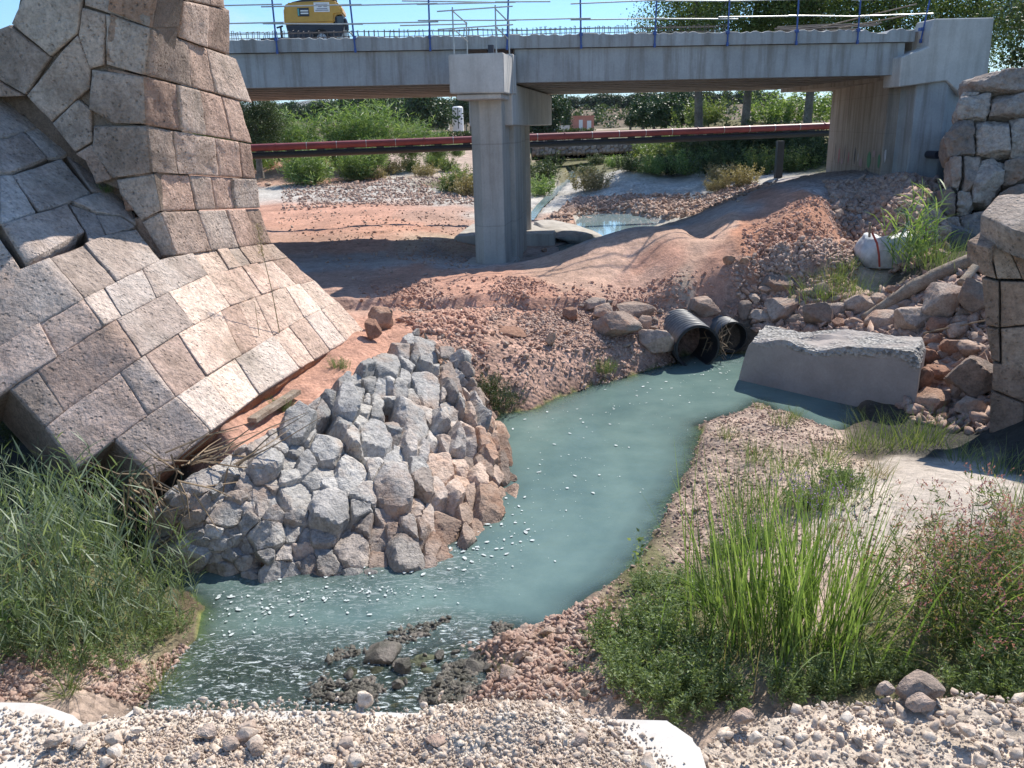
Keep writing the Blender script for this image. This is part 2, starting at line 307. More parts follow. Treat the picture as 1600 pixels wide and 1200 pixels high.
# ------------------------------------------------------------------ terrain
CK = dict(R=(.47,.265,.19), P=(.43,.275,.21), G=(.45,.42,.375), T=(.47,.37,.28), D=(.10,.085,.065), W=(.50,.43,.36),
          V=(.15,.14,.07), Q=(.42,.32,.255), S=(.36,.32,.30), K=(.045,.045,.04), L=(.53,.35,.26), H=(.47,.235,.15))  # K: near-black ground, shade painted in, as in the void under the ruin
CTRL = [  # photo pixel of a place on the ground, its height, soil, pebbliness
 (-80,1060,.8,'Q',1),(60,1085,.6,'Q',1),(200,1075,.25,'Q',1),(-80,900,1.0,'V',.2),(60,960,.8,'V',.3),(200,1000,.3,'V',.4),
 (-80,760,1.0,'K',0),(60,800,.9,'K',0),(170,800,.8,'K',0),(200,900,.4,'V',.3),(260,860,.15,'K',.2),(-100,640,1.2,'K',0),
 (240,770,1.0,'D',.2),(300,740,1.15,'R',.3),(400,660,1.3,'R',.3),(500,590,1.45,'R',.3),(580,545,1.55,'R',.5),(100,650,1.1,'K',0),(300,500,1.5,'D',0),
 (590,500,1.5,'R',.6),(640,500,1.5,'R',.7),(700,545,1.25,'P',1),(745,610,.45,'P',.8),(790,640,.1,'P',.8),(830,600,.55,'P',1),(900,570,.6,'P',1),
 (760,560,.95,'P',1),(700,490,1.4,'R',1),(800,510,1.15,'P',1),(900,500,1.1,'P',1),(960,560,.55,'P',1),(1010,558,.35,'P',.6),(1085,500,.95,'P',.6),(1140,490,1.1,'D',.6),(980,500,1.0,'P',1),(1060,480,1.15,'P',.8),
 (560,462,1.4,'P',.3),(700,462,1.4,'P',.6),(850,462,1.42,'R',.5),(960,452,1.42,'P',.3),(1060,448,1.6,'T',.2),(1160,442,1.66,'P',.7),(1270,440,1.66,'P',.8),
 (540,442,1.48,'P',.1),(640,436,1.55,'R',.1),(700,436,1.62,'R',.1),(760,431,1.7,'R',.1),(876,409,1.85,'L',.1),(940,389,2.22,'L',.1),(1000,374,2.44,'L',.1),(1070,355,2.72,'L',.1),(1142,336,2.98,'L',.1),(1220,321,3.2,'R',.1),(1000,415,1.85,'R',.1),(1110,415,2.0,'R',.1),(1080,440,1.68,'R',.1),(1200,400,2.2,'H',.4),(1330,405,2.0,'T',.2),
 (450,420,1.3,'S',.1),(560,405,1.3,'S',.1),(680,400,1.3,'S',.5),(760,412,1.15,'S',.5),(860,393,.6,'S',.3),(820,396,.7,'S',.3),
 (940,376,1.75,'S',.1),(1040,353,2.2,'S',.1),(1140,319,3.0,'S',.2),(1215,286,3.5,'S',.3),(1080,372,2.35,'L',.1),(1180,352,2.75,'H',.2),(1285,318,3.3,'H',.3),(1250,360,2.75,'H',.6),
 (1290,270,3.4,'S',.5),(1400,268,3.8,'S',.8),(1330,300,3.4,'S',.8),(1340,345,2.7,'S',1),(1420,320,3.3,'S',1),(1480,330,3.0,'S',1),(1400,400,2.0,'D',.6),(1470,400,2.3,'D',.6),
 (1330,380,2.1,'S',1),(1530,420,2.3,'D',.4),(1600,420,2.0,'D',.4),(1700,420,2.2,'D',.4),(1500,460,1.9,'D',.4),(1400,450,1.6,'D',.5),(1440,520,1.1,'D',.6),(1330,500,1.0,'D',.6),
 (1230,470,1.2,'D',.7),(1170,500,.8,'D',.6),(1540,560,1.0,'D',.4),(1480,600,.5,'D',.4),(1540,650,.3,'K',.4),(1440,660,.15,'K',.3),(1620,620,.9,'K',.3),(1600,720,.5,'K',.1),
 (1240,660,.2,'Q',.7),(1180,650,.15,'Q',.9),(1340,690,.15,'D',.3),(1120,700,.22,'Q',1),(1100,800,.3,'Q',1),(1200,760,.45,'Q',.8),(1300,740,.5,'T',.4),(1430,760,.72,'W',.1),(1520,740,.6,'W',.1),
 (1330,820,.7,'W',.2),(1250,900,.75,'Q',.5),(1400,900,.9,'T',.6),(1600,900,1.0,'V',.1),(1100,900,.45,'V',.4),(1000,950,.4,'V',.4),(1150,1020,.8,'V',.2),(1350,1020,1.0,'V',.2),(1550,1040,1.1,'V',.2),
 (1750,1000,1.2,'V',.1),(1750,700,1.0,'K',.1),(1750,850,1.0,'V',.1),(900,1030,.3,'Q',1),(840,1060,.25,'Q',1),(1000,1090,.6,'Q',.6),(740,990,.06,'Q',1),(1200,1200,.9,'Q',.5),(700,1250,.4,'Q',.5),(200,1250,.5,'Q',.5),(-100,1250,.8,'Q',.5),(1700,1250,1.2,'Q',.5),
 # beyond the bridge
 (430,385,1.3,'P',.1),(560,380,1.35,'P',.2),(700,378,1.25,'T',.3),(440,340,1.35,'R',.2),(560,335,1.4,'R',.2),(700,340,1.3,'P',.2),(640,350,1.3,'R',.2),
 (430,300,1.6,'G',.2),(560,300,1.6,'G',.5),(700,305,1.5,'G',.5),(600,280,1.9,'G',.4),(740,290,1.6,'V',.2),(420,285,1.9,'P',.6),(540,275,2.1,'R',.3),(700,262,2.1,'Q',.1),(760,250,2.2,'Q',.1),(400,262,2.6,'R',.3),(430,248,3.4,'R',.2),
 (800,330,1.2,'G',.4),(850,330,1.0,'G',.8),(900,330,1.2,'G',.9),(880,345,1.05,'P',.8),(1050,335,1.25,'G',.9),(1120,315,1.8,'G',.7),(960,310,1.5,'G',.9),(1050,300,1.8,'G',.8),(1180,280,2.6,'G',.4),(930,285,1.9,'G',.5),(1050,278,2.2,'G',.3),
 (840,260,1.7,'V',0),(880,250,1.9,'V',0),(960,262,2.2,'V',0),(1060,262,2.5,'V',0),(1160,262,2.9,'V',0),(1000,242,2.6,'V',0)]
WCT = [ # world places: x, y, z, soil, pebbles
 (-60,60,2.2,'V',0),(-40,75,3.0,'V',0),(-25,95,3.4,'V',0),(-10,110,3.3,'Q',0),(5,120,3.0,'V',0),(20,120,3.5,'V',0),(-60,150,4.3,'V',0),(0,170,4.5,'Q',0),(30,160,4.7,'V',0),(60,100,5.7,'V',0),(30,75,5.3,'V',0),(45,60,5.6,'V',0),
 (-150,250,4.8,'V',0),(0,260,4.8,'T',0),(80,220,5.0,'V',0),(150,250,5.2,'V',0),(-200,600,6,'V',0),(0,600,6,'V',0),(300,600,6,'V',0),(0,1200,8,'V',0),(-600,1200,8,'V',0),(700,1200,8,'V',0),
 (10,62,3.0,'V',0),(14,66,4.5,'V',0),(19,64,5.0,'V',0),(25,62,5.2,'V',0),(33,58,5.4,'V',0),(18,54,3.0,'V',0),(25,52,3.4,'V',0),(22,44,3.4,'V',0),(-30,30,1.6,'V',0),(-14,27,1.4,'S',0),(-14,20,1.4,'D',0),(-30,18,1.4,'V',0),(-12,12,1.2,'K',0),(-10,6,1.0,'V',0),(28,40,4.0,'V',0),(22,30,3.9,'D',0),(24,20,2.6,'D',0),(16,12,1.6,'K',0),(12,5,1.4,'V',0),(0,1,.6,'Q',0),(10,1,1,'Q',0),(-10,1,1,'Q',0)]
cx = [gz(u, v, z) for u, v, z, c, g in CTRL]+[np.array(w[:3], float) for w in WCT]
cpts = np.array(cx); ccol = np.array([CK[c[3]] for c in CTRL]+[CK[w[3]] for w in WCT]); cgr = np.array([c[4] for c in CTRL]+[w[4] for w in WCT], float)
def warp(x, y): return np.stack([x/(y+5.)*2.2, np.log(y+5.)], -1)
cw = warp(cpts[:, 0], cpts[:, 1]); CN = len(cw)
def tpsk(r2): return np.where(r2 > 1e-12, r2*np.log(np.maximum(r2, 1e-12)), 0)
A = np.zeros((CN+3, CN+3)); d2 = ((cw[:, None]-cw[None])**2).sum(-1); A[:CN, :CN] = tpsk(d2)+np.eye(CN)*5e-4
A[:CN, CN] = A[CN, :CN] = 1; A[:CN, CN+1:] = cw; A[CN+1:, :CN] = cw.T
tw = np.linalg.solve(A, np.concatenate([cpts[:, 2], [0, 0, 0]]))
def tps(w):
    out = np.zeros(len(w))
    for s in range(0, len(w), 40000):
        q = w[s:s+40000]; out[s:s+40000] = tpsk(((q[:, None]-cw[None])**2).sum(-1))@tw[:CN]+tw[CN]+q@tw[CN+1:]
    return out
def zones(w):
    """soil colour and pebbliness: blend of the nearest survey places, edges broken by noise"""
    n = np.stack([fbm(np.c_[w*9, np.zeros(len(w))], 1, 4), fbm(np.c_[w*9, np.ones(len(w))*9], 1, 4)], -1)*.10
    w2 = w+n; C = np.zeros((len(w), 3)); G = np.zeros(len(w))
    for s in range(0, len(w), 40000):
        q = w2[s:s+40000]; k = 1/(((q[:, None]-cw[None])**2).sum(-1)+2e-4)**2.6; k /= k.sum(1, keepdims=True)
        C[s:s+40000] = k@ccol; G[s:s+40000] = k@cgr
    return C, G
def poly_px(pts, z): return np.array([gz(u, v, z)[:2] for u, v in pts])
RIVER = poly_px([(1165,552),(1260,580),(1340,625),(1345,662),(1310,676),(1285,672),(1235,652),(1182,628),(1155,645),(1088,662),(1082,720),(1062,760),(1035,815),(1005,855),(965,900),(915,945),(870,982),
   (810,985),(790,1000),(740,1010),(780,1060),(740,1110),(700,1300),(120,1300),(215,1095),(255,1040),(300,1000),(308,950),(290,930),(200,900),(180,860),(300,860),(430,890),(560,880),(670,860),(760,790),(760,700),(765,668),(785,648),(830,640),(870,625),(920,606),(960,592),(1000,582),(1045,568),(1065,556),(1110,552)], 0)
POOL = poly_px([(868,385),(905,372),(890,350),(905,338),(940,333),(985,334),(1015,341),(1036,352),(1000,372),(950,400),(890,400)], .9)
STREAM = poly_px([(820,345),(838,322),(860,300),(884,282),(890,268),(900,263),(903,272),(900,286),(870,305),(848,325),(834,345)], 1.25)
def sdist(P, poly):
    P = np.asarray(P); d = np.full(len(P), 1e9); ins = np.zeros(len(P), bool); n = len(poly)
    for i in range(n):
        a, b = poly[i], poly[(i+1) % n]; ab = b-a; t = np.clip(((P-a)@ab)/(ab@ab), 0, 1)
        d = np.minimum(d, np.linalg.norm(P-a-t[:, None]*ab, axis=1))
        c = ((a[1] > P[:, 1]) != (b[1] > P[:, 1])) & (P[:, 0] < (b[0]-a[0])*(P[:, 1]-a[1])/(b[1]-a[1]+1e-12)+a[0]); ins ^= c
    return np.where(ins, -d, d)
RIF = poly_px([(215,1095),(270,1000),(400,975),(520,985),(600,980),(680,962),(790,985),(760,1110),(700,1300),(120,1300)], 0)
ys = np.concatenate([np.exp(np.linspace(math.log(6.), math.log(125.), 640))-5, np.exp(np.linspace(math.log(127.), math.log(2600.), 50))-5])
xs = np.linspace(-1.25, 1.25, 560); ys_w = ys
GX = xs[None, :]*(ys[:, None]+5); GY = np.repeat(ys[:, None], len(xs), 1)
W = warp(GX.ravel(), GY.ravel()); XY = np.c_[GX.ravel(), GY.ravel()]
coarse = slice(None)
Z = tps(W); SOIL, PEB = zones(W)
P3 = np.c_[XY, np.zeros(len(XY))]
near = XY[:, 1] < 130
rough = np.zeros(len(XY)); pn = P3[near]
pebn = PEB[near]
rough[near] = .10*fbm(pn, .35, 3)+(.035+.10*pebn)*fbm(pn, 1.9, 4)+(.012+.03*pebn)*fbm(pn, 6.5, 3)
far = ~near; rough[far] = .5*fbm(P3[far], .03, 3)
# lumps in the loose red heap beside the ramp
hp = gz(1205, 388, 2.35); hd = np.exp(-(((XY[:, 0]-hp[0])/2.2)**2+((XY[:, 1]-hp[1])/1.5)**2))
rough += hd*(.5*np.abs(fbm(P3*[1, 1, 1], 1.1, 5))+.03)
Z = Z+rough
redz = np.clip((SOIL[:, 0]-SOIL[:, 2]*1.75)*12, 0, 1); Z = Z+near*redz*.05*fbm(P3, 3.2, 4)
CUT = np.array([gz(u, v, 1.4)[:2] for u, v in ((480,470),(600,468),(700,467),(850,465),(960,463),(1060,459),(1160,453),(1270,449),(1360,446))])
def near_line(P, L_):
    d = np.full(len(P), 1e9); sg = np.zeros(len(P))
    for a, b in zip(L_[:-1], L_[1:]):
        ab = b-a; t_ = np.clip(((P-a)@ab)/(ab@ab), 0, 1); r = P-a-t_[:, None]*ab; dd = np.linalg.norm(r, axis=1); m_ = dd < d; d[m_] = dd[m_]; sg[m_] = np.sign(ab[0]*r[m_, 1]-ab[1]*r[m_, 0])
    return d*sg
cl_ = near_line(XY, CUT)+.22*fbm(P3, 1.3, 4)+.06*fbm(P3, 6., 2)
Z = Z-np.where((cl_ < 0) & (cl_ > -3), .30*np.clip(-cl_/.14, 0, 1)*np.clip(1+cl_/2.2, 0, 1), 0)
RVP = np.array([gz(u, v, z)[:2] for u, v, z in ((236,800,.75),(272,765,1.2),(370,705,1.3),(480,635,1.4),(580,565,1.5),(655,515,1.55),(720,585,1.15))]+[gz(u, v, 0)[:2] for u, v in ((785,665),(815,790),(770,850),(680,910),(430,930),(232,890))])
sdr = sdist(XY, RVP); Z = Z-np.clip(-sdr/.35, 0, 1)*.55
# low wall of cut earth along the road's edge
sR = sdist(XY[near], RIVER); zR = Z[near].copy()
sRif = sdist(XY[near], RIF)
jag = .18*fbm(pn, 1.1, 3)+.05*fbm(pn, 5., 2)
sR = sR+jag
depth = np.minimum(.55, -sR*.55)
rk = np.clip(-sRif/.8, 0, 1); rk = rk*rk*(3-2*rk); depth = depth*(1-rk)+rk*np.minimum(depth, .04+.09*fbm(pn, 1.6, 4)+.05*fbm(pn, 7., 2))
zR = np.where(sR < 0, -depth, np.minimum(np.maximum(zR, .05), .015+sR*1.35+.03*pebn*fbm(pn, 5., 2)))
sP = sdist(XY[near], POOL)+.25*fbm(pn, .5, 3); zR = np.where(sP < 0, np.minimum(zR, .9+sP*.6), np.where(sP < 1.5, np.minimum(np.maximum(zR, .93), np.maximum(.95+sP*.7, .95)), zR))
sS = sdist(XY[near], STREAM); zR = np.where(sS < 0, 1.0, np.where(sS < 2, np.maximum(zR, 1.27), zR))
Z[near] = zR
SHORE = np.full(len(XY), 9.); SHORE[near] = sR
wet = np.clip(1-SHORE/.25, 0, 1)*(SHORE > 0)
SOIL = SOIL*(1-.45*wet[:, None])
inw = (SHORE <= 0)
shal = np.clip(1+SHORE[inw]/.45, 0, 1)[:, None]; SOIL[inw] = (np.array((.075, .08, .05))*(1-shal)+np.array((.15, .165, .05))*shal)*(1+.5*fbm(P3[inw], 3., 3))[:, None]
NR, NC = len(ys), len(xs); ZG = Z.reshape(NR, NC); SG = SHORE.reshape(NR, NC); PG = PEB.reshape(NR, NC)
def lookup(G, x, y):
    x = np.asarray(x, float); y = np.asarray(y, float)
    j = np.interp(y, ys, np.arange(NR)); i = (x/(y+5)-xs[0])/(xs[1]-xs[0]); i = np.clip(i, 0, NC-1.001); j = np.clip(j, 0, NR-1.001)
    i0 = i.astype(int); j0 = j.astype(int); a = i-i0; b = j-j0
    return (G[j0, i0]*(1-a)+G[j0, i0+1]*a)*(1-b)+(G[j0+1, i0]*(1-a)+G[j0+1, i0+1]*a)*b
def H(x, y): return lookup(ZG, x, y)
def ground(u, v, lo=3., hi=400.):
    """where the sight line of a photo pixel meets the ground"""
    ts = np.exp(np.linspace(math.log(lo), math.log(hi), 1400)); d = ray(u, v); P = CP+ts[:, None]*d
    b = P[:, 2]-H(P[:, 0], P[:, 1]); k = np.argmax(b < 0)
    if k == 0: return P[-1]
    t = ts[k-1]+(ts[k]-ts[k-1])*b[k-1]/(b[k-1]-b[k]); q = CP+t*d; q[2] = H(q[0], q[1]); return q
idx = np.arange(NR*NC).reshape(NR, NC)
TF = np.stack([idx[:-1, :-1], idx[:-1, 1:], idx[1:, 1:], idx[1:, :-1]], -1).reshape(-1, 4)
m, nt, out = new_mat('river_bank_soil'); t = NT(nt)
pos = t.n('ShaderNodeNewGeometry').outputs['Position']; at = t.n('ShaderNodeAttribute', attribute_name='soil').outputs['Color']
pb = t.n('ShaderNodeAttribute', attribute_name='peb').outputs['Fac']
n1 = t.noise(pos, .45, 6, .62); n2 = t.noise(pos, 5., 7, .72); n3 = t.noise(pos, 26., 5, .7)
c = t.mix(1., at, t.ramp(n1, [(.3, .72), (.5, 1.), (.7, 1.3)]), 'MULTIPLY')
c = t.mix(.7, c, t.ramp(n2, [(.3, .55), (.5, 1.), (.72, 1.45)]), 'MULTIPLY')
c = t.mix(.6, c, t.ramp(n3, [(.3, .6), (.5, 1.), (.7, 1.3)]), 'MULTIPLY')
vo = t.n('ShaderNodeTexVoronoi', {'Vector': pos, 'Scale': 9.}); vr = t.ramp(vo.outputs[0], [(.1, 1.), (.6, .2)])
c = t.mix(t.math('MULTIPLY', pb, .5), c, t.mix(1., c, t.ramp(vo.outputs[1], [(.2, .55), (.8, 1.6)]), 'MULTIPLY'))
b = t.bump(n2, .9, .06); b = t.bump(n3, .8, .018, b); b = t.bump(t.math('MULTIPLY', vr, pb), .8, .05, b)
p = t.n('ShaderNodeBsdfPrincipled', {'Base Color': c, 'Roughness': .95, 'Specular IOR Level': .15, 'Normal': b})
nt.links.new(p.outputs[0], out.inputs[0]); M['soil'] = m
me = mesh_np('ground', np.c_[XY, Z], TF, M['soil'], True, {'soil': SOIL, 'peb': PEB}); put('ground', me, kind='structure')
# ------------------------------------------------------------------ water
m, nt, out = new_mat('milky_river_water'); t = NT(nt)
pos = t.n('ShaderNodeNewGeometry').outputs['Position']
dp = t.n('ShaderNodeAttribute', attribute_name='depth').outputs['Fac']; rf = t.n('ShaderNodeAttribute', attribute_name='riffle').outputs['Fac']
nz = t.noise(pos, 1.3, 5, .6); nf = t.noise(pos, 7., 5, .65)
st = t.n('ShaderNodeMapping', {0: pos}); st.inputs['Rotation'].default_value = (0, 0, D2R(35)); st.inputs['Scale'].default_value = (1., 2.6, 1.)
nr = t.noise(st.outputs[0], 6.5, 8, .75, 1.4)
body = t.mix(t.ramp(nz, [(.3, 0.), (.7, 1.)]), (.115, .18, .165), (.165, .24, .215)); body = t.mix(t.math('MULTIPLY', t.ramp(t.noise(pos, .35, 3, .6, .8), [(.42, 0.), (.66, 1.)]), .4), body, (.065, .115, .12))
foam = t.math('MULTIPLY', t.ramp(nr, [(.51, 0.), (.60, 1.)]), rf)
col = t.mix(foam, body, (.62, .68, .68))
bmp = t.bump(t.noise(pos, 3.4, 4, .6), .22, .05); bmp = t.bump(t.noise(st.outputs[0], 11., 4, .65), t.math('ADD', t.math('MULTIPLY', rf, .75), .13), .03, bmp)
pw = t.n('ShaderNodeBsdfPrincipled', {'Base Color': col, 'Roughness': .07, 'IOR': 1.333, 'Specular IOR Level': .5, 'Normal': bmp})
clear = t.n('ShaderNodeBsdfTransparent', {0: (.72, .86, .82, 1)}); gl = t.n('ShaderNodeBsdfGlossy', {'Color': (1, 1, 1, 1), 'Roughness': .05, 'Normal': bmp})
fr = t.n('ShaderNodeFresnel', {'IOR': 1.333, 'Normal': bmp}).outputs[0]
cs = t.n('ShaderNodeMixShader', {0: fr, 1: clear.outputs[0], 2: gl.outputs[0]})
opq = t.math('MAXIMUM', t.ramp(dp, [(0., .10), (.05, .30), (.12, .62), (.25, .9), (.4, 1.)]), t.math('MULTIPLY', foam, .9), True)
opq = t.math('MAXIMUM', t.math('MULTIPLY', opq, t.math('SUBTRACT', 1., t.math('MULTIPLY', rf, .5))), t.math('MULTIPLY', foam, .85), True)
ms = t.n('ShaderNodeMixShader', {0: opq, 1: cs.outputs[0], 2: pw.outputs[0]}); nt.links.new(ms.outputs[0], out.inputs[0]); M['water'] = m
wx = np.arange(-7.5, 13, .06); wy = np.arange(4.6, 24, .06); WX, WY = np.meshgrid(wx, wy); q = np.c_[WX.ravel(), WY.ravel()]
sd = lookup(SG, q[:, 0], q[:, 1]); dep = np.maximum(0, -H(q[:, 0], q[:, 1])); keep = (sd < .35).reshape(WX.shape)
rif = np.clip(-sdist(q, RIF)/.5+.5+.6*fbm(np.c_[q, q[:, :1]*0], .9, 3), 0, 1)
for (u, v, rr) in ((560, 905, .8), (690, 890, .6), (430, 925, .8), (1130, 560, .5)):
    g = gz(u, v, 0); rif = np.maximum(rif, .6*np.exp(-((q-g[:2])**2).sum(1)/rr**2))
ii = np.arange(q.shape[0]).reshape(WX.shape); k = keep[:-1, :-1] & keep[1:, :-1] & keep[:-1, 1:] & keep[1:, 1:]
WF = np.stack([ii[:-1, :-1][k], ii[:-1, 1:][k], ii[1:, 1:][k], ii[1:, :-1][k]], -1)
wz = .006*fbm(np.c_[q*2.2, q[:, :1]*0], 1, 3)+rif*.02*fbm(np.c_[q*5., q[:, :1]*0], 1, 3)
used = np.unique(WF); mp_ = -np.ones(len(q), int); mp_[used] = np.arange(len(used))
me = mesh_np('river_water', np.c_[q, wz][used], mp_[WF], M['water'], True, {'depth': dep[used], 'riffle': rif[used]}); put('river_water', me, kind='structure')
m, nt, out = new_mat('still_pool_water'); t = NT(nt); pos = t.n('ShaderNodeNewGeometry').outputs['Position']
bmp = t.bump(t.noise(pos, 2.5, 3), .05, .03)
p = t.n('ShaderNodeBsdfPrincipled', {'Base Color': (.24, .32, .33, 1), 'Roughness': .06, 'IOR': 1.5, 'Specular IOR Level': .8, 'Normal': bmp}); nt.links.new(p.outputs[0], out.inputs[0]); M['pool'] = m  # lightened base colour stands in for the reflection of bright sky
def sheet(name, poly, z, mat):
    c = poly.mean(0); n = len(poly); V = np.c_[poly, np.full(n, z)]
    return put(name, mesh_np(name, V, [tuple(range(n))], mat), kind='structure')
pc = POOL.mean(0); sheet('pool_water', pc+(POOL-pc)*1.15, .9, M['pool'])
M['streamw'] = mat_plain('pale_stream_water', (.26, .33, .37), .1, 0, .35, 3., 1.); sheet('stream_water', STREAM, 1.29, M['streamw'])  # pale colour stands in for sky reflection as well as riffled water
# foam flecks drifting on the river
V = []; F = []; nfl = 0; r_ = np.random.default_rng(5)
def fleck(x, y, s):
    global nfl
    k = 7; a = r_.random()*6.28; el = 1+r_.random()*1.3
    ang = np.linspace(0, 2*np.pi, k, endpoint=False); rad = s*(.6+.6*r_.random(k))
    px = np.cos(ang)*rad*el; py = np.sin(ang)*rad; ca, sa = math.cos(a), math.sin(a)
    for j in range(k): V.append((x+px[j]*ca-py[j]*sa, y+px[j]*sa+py[j]*ca, .016))
    F.append(tuple(range(nfl, nfl+k))); nfl += k
for (u0, v0, du, dv, cnt, s0) in ((1080, 600, 60, 20, 40, .022), (980, 640, 110, 40, 60, .022), (880, 720, 90, 60, 80, .022), (800, 800, 60, 50, 90, .024), (700, 880, 60, 30, 90, .022),
                                  (760, 840, 50, 30, 50, .026), (560, 925, 90, 14, 120, .016), (400, 940, 80, 16, 60, .022), (350, 965, 45, 18, 34, .02), (480, 960, 120, 40, 120, .014), (900, 650, 90, 20, 20, .02), (1130, 580, 25, 12, 18, .02)):
    for _ in range(cnt):
        u, v = r_.normal(u0, du*.8), r_.normal(v0, dv*.8); g = gz(u, v, 0)
        if g[1] < 25 and lookup(SG, g[0], g[1]) < -.05 and v < 1110: fleck(g[0], g[1], s0*(.2+1.1*r_.random()**3))
put('foam', mesh_np('foam', V, F, mat_plain('white_foam', (.50, .55, .54), .7, 0, .3)), kind='stuff')
# ------------------------------------------------------------------ the road bridge
TH = D2R(4.7); BX = np.array([math.cos(TH), math.sin(TH), 0]); BY = np.array([-math.sin(TH), math.cos(TH), 0]); BZ = np.array([0, 0, 1.])
BAX = np.array([BX, BY, BZ]); BP = np.array([0, 29., 0])
def bp(s, w, z): return BP+BX*s+BY*w+BZ*z      # along, across, up
S0, S1 = -32., 13.6
br = thing('road_bridge', 'grey concrete girder road bridge under construction spanning the river behind the ruins', 'bridge', bp(0, 5, 7.1))
prof = [(0, 7.12), (.03, 8.14), (.28, 8.17), (.5, 8.17), (.5, 7.12)]
for i, w in enumerate(np.linspace(0, 10.4, 8)):
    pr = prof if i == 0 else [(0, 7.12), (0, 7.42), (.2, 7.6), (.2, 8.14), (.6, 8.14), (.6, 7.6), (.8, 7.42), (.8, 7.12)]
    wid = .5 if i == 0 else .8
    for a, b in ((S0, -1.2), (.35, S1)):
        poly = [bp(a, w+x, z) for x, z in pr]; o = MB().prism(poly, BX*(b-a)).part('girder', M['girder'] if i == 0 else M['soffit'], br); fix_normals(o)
# deck slab with a broken upper edge
n = 420; ss = np.linspace(S0, S1+.25, n); top = 8.56+.035*fbm(np.c_[ss*3, ss*0, ss*0], 1, 4)+.02*np.sign(fbm(np.c_[ss*9, ss*0+5, ss*0], 1, 2)); V = []; F = []
for i, s in enumerate(ss):
    tz = top[i] - (.10 if 12.3 < s < 12.9 else 0)
    V += [bp(s, -.10, 8.16), bp(s, -.10, tz-.015), bp(s, -.06, tz), bp(s, .3, tz-.02+.02*math.sin(i)), bp(s, 11.2, 8.5), bp(s, 11.2, 8.16)]
for i in range(n-1):
    for k in range(6): a = i*6+k; b_ = i*6+(k+1) % 6; F.append((a, a+6, b_+6, b_))
F += [tuple(range(6)), tuple(range((n-1)*6+5, (n-1)*6-1, -1))]
o = part('deck_slab', V, F, M['girder'], br); fix_normals(o)
# starter bars standing out of the deck
mb = MB(); q = np.random.default_rng(2)
for s in np.arange(-20, 7.6, .16):
    h = .23+.05*q.random(); a = q.normal(0, .03); mb.tube([bp(s, .25, 8.5), bp(s+a, .25, 8.55+h)], .011, 4, False)
    if q.random() < .75: mb.tube([bp(s, .55, 8.5), bp(s+a, .55, 8.5+h+.1)], .009, 4, False); mb.tube([bp(s, .25, 8.55+h), bp(s, .55, 8.6+h)], .009, 4, False)
for z, w in ((8.62, .26), (8.74, .24), (8.80, .56)):
    mb.tube([bp(s, w+q.normal(0, .01), z+q.normal(0, .012)) for s in np.arange(-20, 7.8, .8)], .011, 4, False)
mb.part('rebar', M['rebar'], br, kind='stuff')
mb = MB()
for k in range(26): a = bp(9.2+q.random()*2., .6+q.random(), 8.62+k*.008); mb.tube([a, a+BX*(1.6+q.random()*1.)+BZ*q.normal(.05, .05)], .016, 4, False)
o = mb.part('rebar_bundle', M['rebar'], br)
# edge protection: posts clamped to the slab, tube rails
posts_u = [-1700, 308, 433, 555, 672, 792, 908, 1023, 1137, 1245, 1341, 1440]
rail = thing('guard_rail', 'temporary edge railing of blue posts and thin tubes along the bridge deck', 'railing', bp(0, -.16, 8.4))
pn_ = -math.sin(TH), math.cos(TH), 0
PS = [gpl(u, 78-(u-433)*.028, bp(0, -.16, 0), BY) for u in posts_u[1:]]
for i, P in enumerate(PS):
    lean = q.normal(-.02, .03) if i < len(PS)-1 else .14
    b0 = P.copy(); b0[2] = 8.12; t1 = b0+BZ*1.62+BX*lean*1.2-BY*.05
    mb = MB().tube([b0, t1], .028, 6); pst = mb.part('post', M['blue'], rail)
    MB().box(b0+BZ*.42+BY*.05, (.09, .2, .1), BAX).part('clamp', M['blue'], pst); MB().box(b0+BZ*.05, (.07, .07, .12), BAX).part('clamp', M['blue'], pst)
for z, jig in ((8.98, .03), (9.5, .03)):
    for i in range(len(PS)-1):
        a, b_ = PS[i], PS[i+1]; A_ = a+BX*-.35-BY*.05; B_ = b_+BX*.3-BY*.05; A_[2] = z+q.normal(0, jig)+.02*i*0; B_[2] = z+q.normal(0, jig)
        if (i, z) in ((4, 9.5),): B_ = B_-BX*1.3
        o = MB().tube([A_, B_], .021, 6).part('rail_tube', M['galv'], rail)
for (s0, z0, s1, z1) in ((-3.3, 8.90, -1.2, 8.93), (-3.2, 9.62, .2, 9.55), (10.6, 8.66, 13.9, 9.35), (11.2, 8.62, 13.6, 9.0)):
    MB().tube([bp(s0, -.02, z0), bp(s1, .1, z1)], .021, 6).part('rail_tube', M['galv'] if s0 < 5 else M['wood'], rail)
# ------------------------------------------------------------------ pier
CD = nrm(np.array([1.37, 8.2, 0])); CXa = np.array([CD[1], -CD[0], 0]); PAX = np.array([CXa, CD, BZ])
fl = gpl(699.5, 86, (0, 26.9, 0), (0, 1, 0)); frp = gpl(787, 83, (0, 26.75, 0), (0, 1, 0)); wcap = np.linalg.norm((frp-fl)[:2])
P0c = (fl+frp)/2; P0c[2] = 0
pier = thing('bridge_pier', 'concrete bridge pier with hammerhead cap, pointed front column and round rear column', 'bridge pier', (P0c[0]+.3, 29.5, 1.2))
mb = MB(); zt = fl[2]+.02; zb = 6.72
V = []
for (w, z, y) in ((-wcap/2, zt, 0), (wcap/2, zt, 0), (wcap/2, zb, 0), (-wcap/2, zb+.03, 0)): V.append(P0c+CXa*w+BZ*z)
o = MB().prism(V, CD*1.62).part('cap_end_block', M['cap'], pier); bevel(o, .03, 2)
o = MB().box(P0c+CD*1.0+CXa*.02+BZ*(zb-.08), (wcap*.82, 1.7, .16), PAX).part('cap_haunch', M['cap'], pier); bevel(o, .03, 1)
